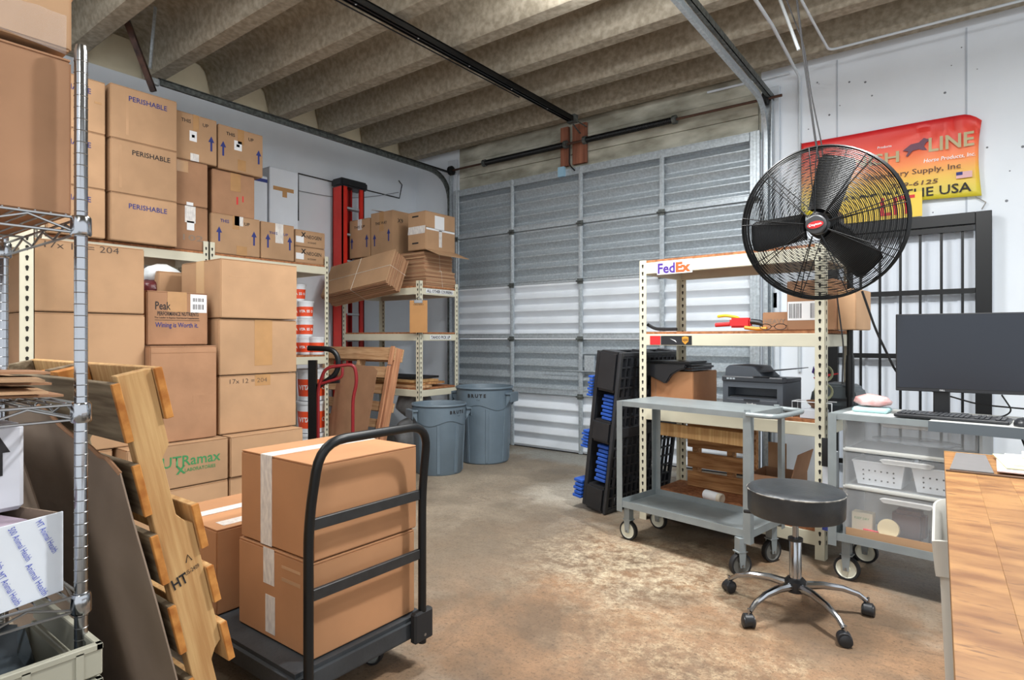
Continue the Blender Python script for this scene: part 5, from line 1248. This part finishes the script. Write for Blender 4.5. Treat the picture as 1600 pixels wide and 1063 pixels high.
# ================================================================== ON THE RIGHT UNIT
def RT(nm, label, cat, a, b, z, mk, rz=0, grp=None):
    t = thing(nm, label, cat, RP(a, b, z), RZ+rz, grp); mk(t); return t
ZM = 1.33+.0205; ZL = .80+.0205; ZBt = .16+.0205
def rcarton(label, a0, a1, b0, b1, z0, h, ms, m=None, rz=0, **k):
    t = thing('carton', label, 'box', RP((a0+a1)/2, (b0+b1)/2, z0), RZ+rz-R(90)+R(0), 'cartons on the right unit')
    w_, d = a1-a0, b1-b0
    # carton faces: local +x must face the viewer (-E2): rotate by -90
    MB().box(-d/2, -w_/2, 0, d/2, w_/2, h).build('body', m or kraft, t, bevel=.004, bseg=2)
    marks(t, faces(d, w_, h), ms); return t
rcarton('large carton with a white shipping label behind the fan on the middle deck', ru(1224), ru(1300), .06, .40, ZM, .30, [('sticker', 'f', .02, .20, .66, .58, paper), ('bars', 'f', .05, .24, .30, .54, ink_black), ('bars', 'f', .50, .24, .64, .54, ink_black)], m=kraft_r)
rcarton('carton at the right end of the middle deck behind the cream post', ru(1301), ru(1330), .10, .45, ZM, .24, [('tape', 'f', 0, .9, 1, .93, tape_clear)], m=kraft)
rcarton('small low carton left of the labelled one on the middle deck', ru(1182), ru(1222), .10, .32, ZM, .115, [('text', 'f', 'HEAVY', .5, .5, .03, kraft_d)], m=kraft_r)
def glasses(t):
    m = MB()
    for x in (-.045, .045): m.tube([(x+.035*math.cos(k*PI/6), -.0, .022+.018*math.sin(k*PI/6)) for k in range(12)], .0025, 5, closed=True)
    m.tube([(-.01, 0, .025), (.01, 0, .025)], .002, 5); m.tube([(.08, 0, .03), (.085, .1, .025)], .0022, 5); m.tube([(-.08, 0, .03), (-.085, .1, .025)], .0022, 5); m.build('frame', blk_pl, t)
RT('safety_glasses', 'black rimmed glasses in front of the small carton on the middle deck', 'glasses', ru(1203), .05, ZM, glasses)
def gun(t):
    MB().box(-.09, -.02, .02, .05, .03, .085).build('body', ink_red, t, bevel=.012, bseg=2)
    MB().tube([(-.09, .0, .045), (-.19, .0, .04)], .014, 10).build('nozzle', ink_red, t, smooth=True)
    MB().tube([(.05, 0, .06), (.12, 0, .05), (.16, .0, .012)], .018, 8, .03).build('grip', blk_pl, t, smooth=True)
    MB().tube([(.02, -.03, .02), (.10, -.03, .01), (.16, -.03, .012)], .012, 8).build('trigger_guard', ink_gold, t, smooth=True)
    MB().tube([(-.20, .06, .10), (-.14, .05, .105), (-.06, .05, .09), (-.03, .02, .07)], .010, 8, .02).build('hose', mat('yellow plastic', (222, 206, 50), .5), t, smooth=True)
RT('tape_gun', 'red and black tape gun with a yellow handle on the middle deck', 'tool', ru(1150), .12, ZM, gun)
def strapm(t):
    MB().tube([(-.03, 0, .05), (.03, 0, .018), (.12, 0, .014), (.20, 0, .014)], .012, 6, .03).build('strap', blk_rub, t)
RT('black_strap', 'curved black strip at the left end of the middle deck', 'strap', ru(1012), .05, ZM, strapm)
# box with black bag
bx = rcarton('tan carton under the folded black mat, left end of the lower deck', ru(1012)-.045, ru(1080)-.045, .12, .50, ZL, .245, [('text', 'f', 'L01', .42, .86, .03, ink_black), ('patch', 'f', .1, .2, .14, .8, kraft_r)], m=kraft_o)
def mat_(t):
    sv = mat('shiny black vinyl', (24, 26, 30), .28)
    MB().box(-.19, -.20, .002, .20, .15, .050).build('folded_sheet', sv, t, bevel=.018, bseg=3)
    MB().box(-.20, -.17, .0515, .16, .12, .066).build('folded_sheet', sv, t, bevel=.006, bseg=2)
    vs_ = []; n = 14
    prof = [(-.19, .03), (-.17, -.02), (-.12, -.045), (-.04, -.075), (.0, -.095), (.02, -.08), (.05, -.03), (.10, .0), (.16, .02)]
    top = [(p[0], .046) for p in prof][::-1]
    m = MB(); m.prism(prof+top, -.232, -.203, 'y'); m.build('drooping_fold', sv, t, bevel=.008, bseg=2)
RT('black_mat', 'thick black vinyl mat folded over the tan carton on the lower deck', 'mat', ru(1046)-.075, .30, ZL+.25, mat_)
# printer
def printer(t):
    pg = mat('printer grey', (74, 80, 88), .45); pd = mat('printer dark', (44, 48, 54), .4); W, D = .38, .34
    b = MB(); b.box(0, 0, 0, .035, D, .20); b.box(W-.035, 0, 0, W, D, .20); b.box(.035, 0, 0, W-.035, D, .10); b.box(.035, .12, .10, W-.035, D, .20); b.box(.035, .0, .165, W-.035, .12, .20); b.build('body', pg, t)
    MB().box(.03, -.004, .012, W-.03, -.0005, .088).build('paper_tray', pg, t, bevel=.003)
    MB().box(.14, -.008, .082, .24, -.0045, .092).build('tray_handle', pd, t)
    MB().box(.04, .02, .101, W-.04, .11, .108).build('output_slot', blk_pl, t)
    MB().box(-.004, -.01, .2005, W+.004, .06, .235).build('control_panel', pd, t, bevel=.006)
    MB().box(.20, -.012, .236, .30, .04, .240).build('display', blk_pl, t); 
    MB().box(-.002, .06, .2005, W+.002, D, .225).build('scanner_bed', pd, t, bevel=.004)
    a = MB(); a.prism([(.0, .226), (.26, .226), (.22, .262), (.19, .300), (.03, .305), (.005, .285)], .03, D-.02, 'y'); a.build('document_feeder', pg, t, bevel=.006)
    a = MB(); a.prism([(.20, .258), (.44, .290), (.44, .295), (.20, .268)], .06, D-.05, 'y'); a.build('feeder_tray', pd, t)
    lettering('brother', t, ink_white, (.19, -.0045, .062), (1, 0, 0), (0, 0, 1), .015, .06, bold=.02)
    for i in range(3): MB().box(.03+i*.02, -.0105, .215, .045+i*.02, -.010, .225).build('button', galv, t)
RT('printer', 'dark grey multifunction laser printer on the lower deck of the right unit', 'printer', ru(1131)-.02, .03, ZL, printer)
def printer2(t):
    pg = mat('label printer grey', (70, 78, 82), .45)
    a = MB(); a.prism([(0, 0), (.24, 0), (.26, .08), (.235, .17), (.18, .20), (.05, .20), (.0, .16), (-.015, .08)], 0, .26, 'y'); a.build('body', pg, t, bevel=.015, bseg=3)
    MB().box(.02, -.006, .10, .21, -.0005, .115).build('slot', blk_pl, t); MB().box(.03, -.004, .03, .20, -.0005, .07).build('panel', mat('label printer dark', (50, 56, 60), .4), t)
RT('label_printer', 'rounded grey label printer behind the cream post on the lower deck', 'printer', ru(1250), .22, ZL, printer2)
RT('paper_stack', 'white sheets of paper under the left side of the printer', 'paper', ru(1098), .04, ZL, lambda t: [MB().box(0, 0, i*.004, .10, .2, i*.004+.003).build('sheet', paper, t) for i in range(3)])
def organiser(t):
    m = MB(); m.tube([(0, 0, .003), (0, 0, .10), (.22, 0, .10)], .003, 6); m.tube([(0, .1, .003), (0, .1, .10), (.22, .1, .10)], .003, 6); m.tube([(0, 0, .1), (0, .1, .1)], .003, 6); m.tube([(.22, 0, .10), (.22, 0, .003)], .003, 6); m.build('wire_frame', white_pl, t)
RT('wire_stand', 'white wire stand at the front edge of the lower deck', 'stand', ru(1236), .02, ZL, organiser)
RT('white_carton_tray', 'low white cardboard tray under the wire stand', 'tray', ru(1247), .03, ZL, lambda t: (MB().box(0, 0, 0, .14, .08, .055).build('tray', white_card, t, bevel=.003), MB().box(.01, .01, .056, .13, .07, .06).build('lid', white_card, t)))
def bowl(t): MB().lathe([(.015, 0), (.045, .03), (.05, .045), (.046, .045), (.01, .008)], 20, cap=False).build('bowl', mat('brown wood', (122, 84, 56), .5), t, smooth=True)
RT('brown_bowl', 'small brown wooden bowl on the white tray on the lower deck', 'bowl', ru(1268), .075, ZL+.062, bowl)
def plane(t):
    MB().prism([(0, .03), (.06, .05), (.14, .062), (.145, .056), (.07, .035), (.03, .0), (.02, .0)], 0, .012, 'y').build('body', ink_red, t); MB().prism([(-.01, .06), (.0, .1), (.02, .04)], .002, .010, 'y').build('fin', ink_purple, t)
RT('paper_bird', 'small red and purple figure on top of the label printer', 'toy', ru(1246), .30, ZL+.202, plane)
# coiled cables by the pole
for i in range(2):
    mb = MB(); c_ = RP(1.20, .10, ZL+.27-.11*i)
    for q in range(3): mb.tube([(c_.x+.05*math.cos(k*PI/8)*(1-.1*q), c_.y+.01*q, c_.z+.05*math.sin(k*PI/8)*(1-.1*q)) for k in range(16)], .004, 5, closed=True)
    tag(mb.build('cable_coil', mat('olive cord', (130, 132, 104), .6), smooth=True), 'coil of pale olive cord hanging at the post, %s of two' % ('upper', 'lower')[i], 'cord')
# wooden pallet standing in the bottom bay
pz = ZBt
wp = thing('wooden_pallet', 'brown stained pallet standing upright in the bottom bay of the right unit', 'pallet', RP(.14, .46, pz), RZ+R(0), )
for z, h_ in ((.0, .115), (.145, .115), (.295, .11), (.44, .13)): MB().box(0, 0, z, .52, .02, z+h_).build('deck_board', pine_b, wp, bevel=.003)
for x in (.03, .30, .46): MB().box(x, .021, 0, x+.04, .10, .57).build('stringer', pine_b, wp, bevel=.003)
# pine plank under the second deck
tag(MB().box(0, 0, 0, .70, .018, .09).build('timber_plank', pine, bevel=.003), 'raw pine plank fixed under the lower deck behind the cart top', 'board')
o = bpy.data.objects['timber_plank']; o.location = RP(.10, .035, .615); o.rotation_euler = (0, R(1.2), RZ)
# bottle
bt_ = thing('white_bottle', 'white cylindrical bottle lying on the bottom deck of the right unit', 'bottle', RP(.42, .17, ZBt+.036), RZ)
MX = Matrix.Rotation(R(-16), 4, 'Z') @ Matrix.Rotation(R(90), 4, 'Y')
MB().lathe([(.030, 0), (.034, .004), (.034, .115), (.030, .12)], 24, M=MX).build('body', white_pl, bt_, smooth=True); MB().lathe([(.0345, .118), (.0345, .142), (.028, .146), (.001, .140)], 24, M=MX).build('cap', mat('ivory cap', (214, 208, 190), .5), bt_, smooth=True)
# cartons and clutter at lower right
oc = thing('open_carton', 'open brown carton with one raised flap on the bottom deck of the right unit', 'box', RP(.74, .12, ZBt), RZ)
MB().box(0, 0, 0, .27, .004, .24).build('front_panel', kraft_r, oc); MB().box(0, .30, 0, .27, .304, .24).build('back_panel', kraft_r, oc); MB().box(0, .004, 0, .004, .30, .24).build('side_panel', kraft_r, oc); MB().box(.266, .004, 0, .27, .30, .24).build('side_panel', kraft_r, oc)
M = Matrix.Translation((.27, 0, .24)) @ Matrix.Rotation(R(14), 4, 'Y'); MB().box(-.004, .0, 0, 0, .30, .16, M).build('raised_flap', kraft_r, oc)
M = Matrix.Translation((.02, .30, .24)); MB().box(0, -.004, 0, .12, 0, .17, M).build('raised_flap', kraft, oc)
for i in range(5):
    o = blob('wrapped_sweet', (ink_red, ink_white)[i % 2], (0, 0, 0), (.03, .03, .022), i, amp=.3, n=1); o.location = RP(.76+.045*i, .05+.02*(i % 2), ZBt+.002); tag(o, ('red crumpled wrapper, leftmost of the row before the open carton', 'white crumpled wrapper between the leftmost two red ones', 'red crumpled wrapper in the middle of the row before the open carton', 'white crumpled wrapper between the middle and rightmost red ones', 'red crumpled wrapper, rightmost of the row before the open carton')[i], 'wrapper', 'crumpled wrappers')
bd = thing('binder', 'dark blue tray folder leaning in the bottom bay under the computer desk side', 'folder', RP(1.0, .16, ZBt+.16), RZ)
M = Matrix.Rotation(R(8), 4, 'Y'); MB().box(0, 0, 0, .34, .20, .012, M).build('cover', mat('dark blue board', (44, 56, 110), .4), bd, bevel=.002); MB().box(.0, -.003, -.06, .34, 0, .0, M).build('spine', MATS['dark blue board'], bd); MB().box(.02, .01, -.02, .32, .19, -.003, M).build('pages', paper, bd)
rcarton('plain brown carton under the dark blue folder in the bottom bay', 1.03, 1.18, .20, .42, ZBt, .13, [], m=kraft_r)
t = thing('white_carton', 'tall white carton with a black flap standing between the unit and the drawer tower', 'box', TP(-.072, .12, .22), TR)
MB().box(.0, 0, 0, .06, .09, .44).build('body', white_card, t, bevel=.003); MB().box(-.002, -.003, .36, .05, -.0005, .52).build('black_flap', blk_pl, t); MB().box(0, -.002, 0, .06, -.0005, .1).build('blue_band', ink_blue, t)

# ================================================================== WORKBENCH
wa, wb = fl(1475, 706, .90); wr_ = R(1.93)
W1 = Vector((math.cos(wr_), math.sin(wr_), 0)); W2 = Vector((-math.sin(wr_), math.cos(wr_), 0))
wbch = thing('workbench', 'worn butcher-block workbench in the right foreground', 'table', (wa, wb, 0), wr_)
def bench_mat():
    m = bpy.data.materials.new('butcher block'); m.use_nodes = True; nt = m.node_tree; N = nt.nodes; L = nt.links; b = N['Principled BSDF']
    tc = N.new('ShaderNodeTexCoord'); oi = N.new('ShaderNodeObjectInfo'); mp = N.new('ShaderNodeMapping'); mp.inputs['Scale'].default_value = (5, 14, 5)
    cx = N.new('ShaderNodeCombineXYZ'); mu = N.new('ShaderNodeMath'); mu.operation = 'MULTIPLY'; mu.inputs[1].default_value = 30; L.new(oi.outputs['Random'], mu.inputs[0]); L.new(mu.outputs[0], cx.inputs[0]); L.new(cx.outputs[0], mp.inputs['Location'])
    L.new(tc.outputs['Object'], mp.inputs[0])
    n1 = N.new('ShaderNodeTexNoise'); n1.inputs['Scale'].default_value = 1.4; n1.inputs['Detail'].default_value = 8; L.new(mp.outputs[0], n1.inputs['Vector'])
    r1 = N.new('ShaderNodeValToRGB'); e = r1.color_ramp.elements; e[0].position = .33; e[0].color = lin((126, 84, 48)); e[1].position = .62; e[1].color = lin((168, 124, 76)); L.new(n1.outputs['Fac'], r1.inputs[0])
    mp2 = N.new('ShaderNodeMapping'); mp2.inputs['Scale'].default_value = (26, 110, 26); L.new(tc.outputs['Object'], mp2.inputs[0])
    n2 = N.new('ShaderNodeTexNoise'); n2.inputs['Scale'].default_value = 1; n2.inputs['Detail'].default_value = 6; L.new(mp2.outputs[0], n2.inputs['Vector'])
    r2 = N.new('ShaderNodeValToRGB'); r2.color_ramp.elements[0].position = .58; r2.color_ramp.elements[1].position = .72; L.new(n2.outputs['Fac'], r2.inputs[0])
    sc = N.new('ShaderNodeMath'); sc.operation = 'MULTIPLY'; sc.inputs[1].default_value = .75; L.new(r2.outputs[0], sc.inputs[0])
    mx = N.new('ShaderNodeMix'); mx.data_type = 'RGBA'; L.new(sc.outputs[0], mx.inputs[0]); L.new(r1.outputs[0], mx.inputs[6]); mx.inputs[7].default_value = lin((104, 70, 44))
    hs = N.new('ShaderNodeHueSaturation'); mr_ = N.new('ShaderNodeMapRange'); mr_.inputs['To Min'].default_value = .9; mr_.inputs['To Max'].default_value = 1.08; L.new(oi.outputs['Random'], mr_.inputs['Value']); L.new(mr_.outputs[0], hs.inputs['Value']); L.new(mx.outputs[2], hs.inputs['Color'])
    L.new(hs.outputs[0], b.inputs['Base Color']); b.inputs['Roughness'].default_value = .42
    return m
bmt = bench_mat()
BW = .75; sw = BW/10
for i in range(10): MB().box(i*sw+.0001, -2.45, .862, (i+1)*sw-.0001, -.0, .90).build('stave', bmt, wbch, bevel=.0004)
MB().box(.0, .0005, .86, BW, .006, .902).build('end_strip', pine, wbch)
for x in (.34, BW-.12):
    for y in (-.12, -2.35): MB().box(x, y, 0, x+.06, y+.06, .861).build('leg', grey_st, wbch, bevel=.004)
MB().box(.36, -2.3, .78, .39, -.06, .861).build('apron', pine_g, wbch)
MB().box(.35, -2.3, .18, BW-.06, -.06, .20).build('lower_shelf', pine_g, wbch)
def BP(a, b, z=.9): return Vector((wa, wb, z))+W1*a+W2*b
t = thing('desk_mat', 'grey slate mat on the far left corner of the workbench', 'mat', BP(.012, -.36, .9015), wr_); MB().prism([(.0, 0), (.105, 0), (.102, .33), (.022, .33)], 0, .004, 'z').build('mat', mat('slate laminate', (112, 110, 110), .55, var=.12, scale=14, stretch=(1, 8, 1)), t)
pl_ = thing('plastic_cover', 'clear plastic cover strip lying across the far end of the workbench', 'cover', BP(.002, -.385, .9010), wr_); MB().box(0, 0, 0, .70, .018, .003).build('strip', mat('dark glossy strip', (96, 74, 58), .3), pl_)
pp2 = [('pinkish flyer under the other papers on the workbench', .125, -.345, .30, .30, (214, 190, 184), -3), ('pale green folder on the workbench', .15, -.30, .36, .26, (206, 212, 166), 4), ('white printed sheet on the workbench papers', .17, -.25, .32, .21, (236, 236, 240), 2), ('cream form under the yellow envelope', .20, -.12, .26, .14, (232, 220, 180), -5), ('yellow envelope with a stamp on top of the papers', .225, -.085, .22, .11, (232, 206, 130), -2)]
for i, (lb, x, y, w2, h2, col, rz) in enumerate(pp2):
    t = thing('sheet_of_paper', lb, 'paper', BP(x, y, .907+.004*i), wr_+R(rz), 'papers on the workbench')
    MB().box(0, 0, 0, w2, h2, .003).build('sheet', mat('paper tone %d' % i, col, .7), t)
    if i in (2, 0):
        m_ = MB()
        for k in range(7): m_.box(.012, .012+k*.015, .0031, w2-.06, .0155+k*.015, .0035)
        m_.build('printed_lines', mat('faint ink', (150, 152, 160), .8), t)
    if i == 4: lettering('COPIES', t, mat('faint blue ink', (130, 130, 150), .7), (.07, .025, .003), (1, 0, 0), (0, 1, 0), .02, .07)
pen = thing('pen', 'black pen lying on the white sheet on the workbench', 'pen', BP(.30, -.17, .9235), wr_+R(160)); MB().tube([(0, 0, 0), (.09, 0, 0)], .004, 8).build('barrel', blk_pl, pen, smooth=True); MB().tube([(.09, 0, 0), (.10, 0, 0)], .0025, 8).build('tip', chrome_w, pen)
# waste bin under the bench
fx_, fy_ = fl(1470, 960, .62)
wbin = thing('waste_bin', 'putty coloured plastic waste bin with a curved rim under the left edge of the workbench', 'bin', (.068, 2.40, 0), wr_)
rimp = []
def rr_poly(w2, d2_, r, z, n=6):
    P = []
    for cx, cy, a0 in ((w2-r, d2_-r, 0), (-w2+r, d2_-r, 90), (-w2+r, -d2_+r, 180), (w2-r, -d2_+r, 270)):
        for k in range(n+1): a = R(a0+90*k/n); P.append((cx+r*math.cos(a), cy+r*math.sin(a), z))
    return P
def bin_shell(specs):
    vs_ = []; fs = []
    for w2, d2_, r, z in specs: vs_ += rr_poly(w2, d2_, r, z)
    n = 28
    for i in range(len(specs)-1):
        for k in range(n): l = (k+1) % n; fs.append((i*n+k, i*n+l, (i+1)*n+l, (i+1)*n+k))
    return vs_, fs
v_, f_ = bin_shell([(.12, .20, .03, 0), (.145, .26, .04, .56), (.155, .272, .045, .56), (.158, .275, .05, .58), (.165, .285, .05, .66), (.158, .278, .05, .665), (.14, .262, .045, .64), (.115, .195, .03, .02)])
v_ = [(x, y, z+(.06*(abs(y)/.28)**2 if z > .55 else 0)) for x, y, z in v_]
mb = MB(); mb.add(v_, f_); mb.add(rr_poly(.12, .20, .03, .001), [tuple(range(28))]); mb.build('body', bin_pl, wbin, smooth=True)
for s_ in (-1, 1): MB().box(-.06, s_*.285-.01, .60, .06, s_*.285+.01, .625).build('grip', bin_pl, wbin, bevel=.006)
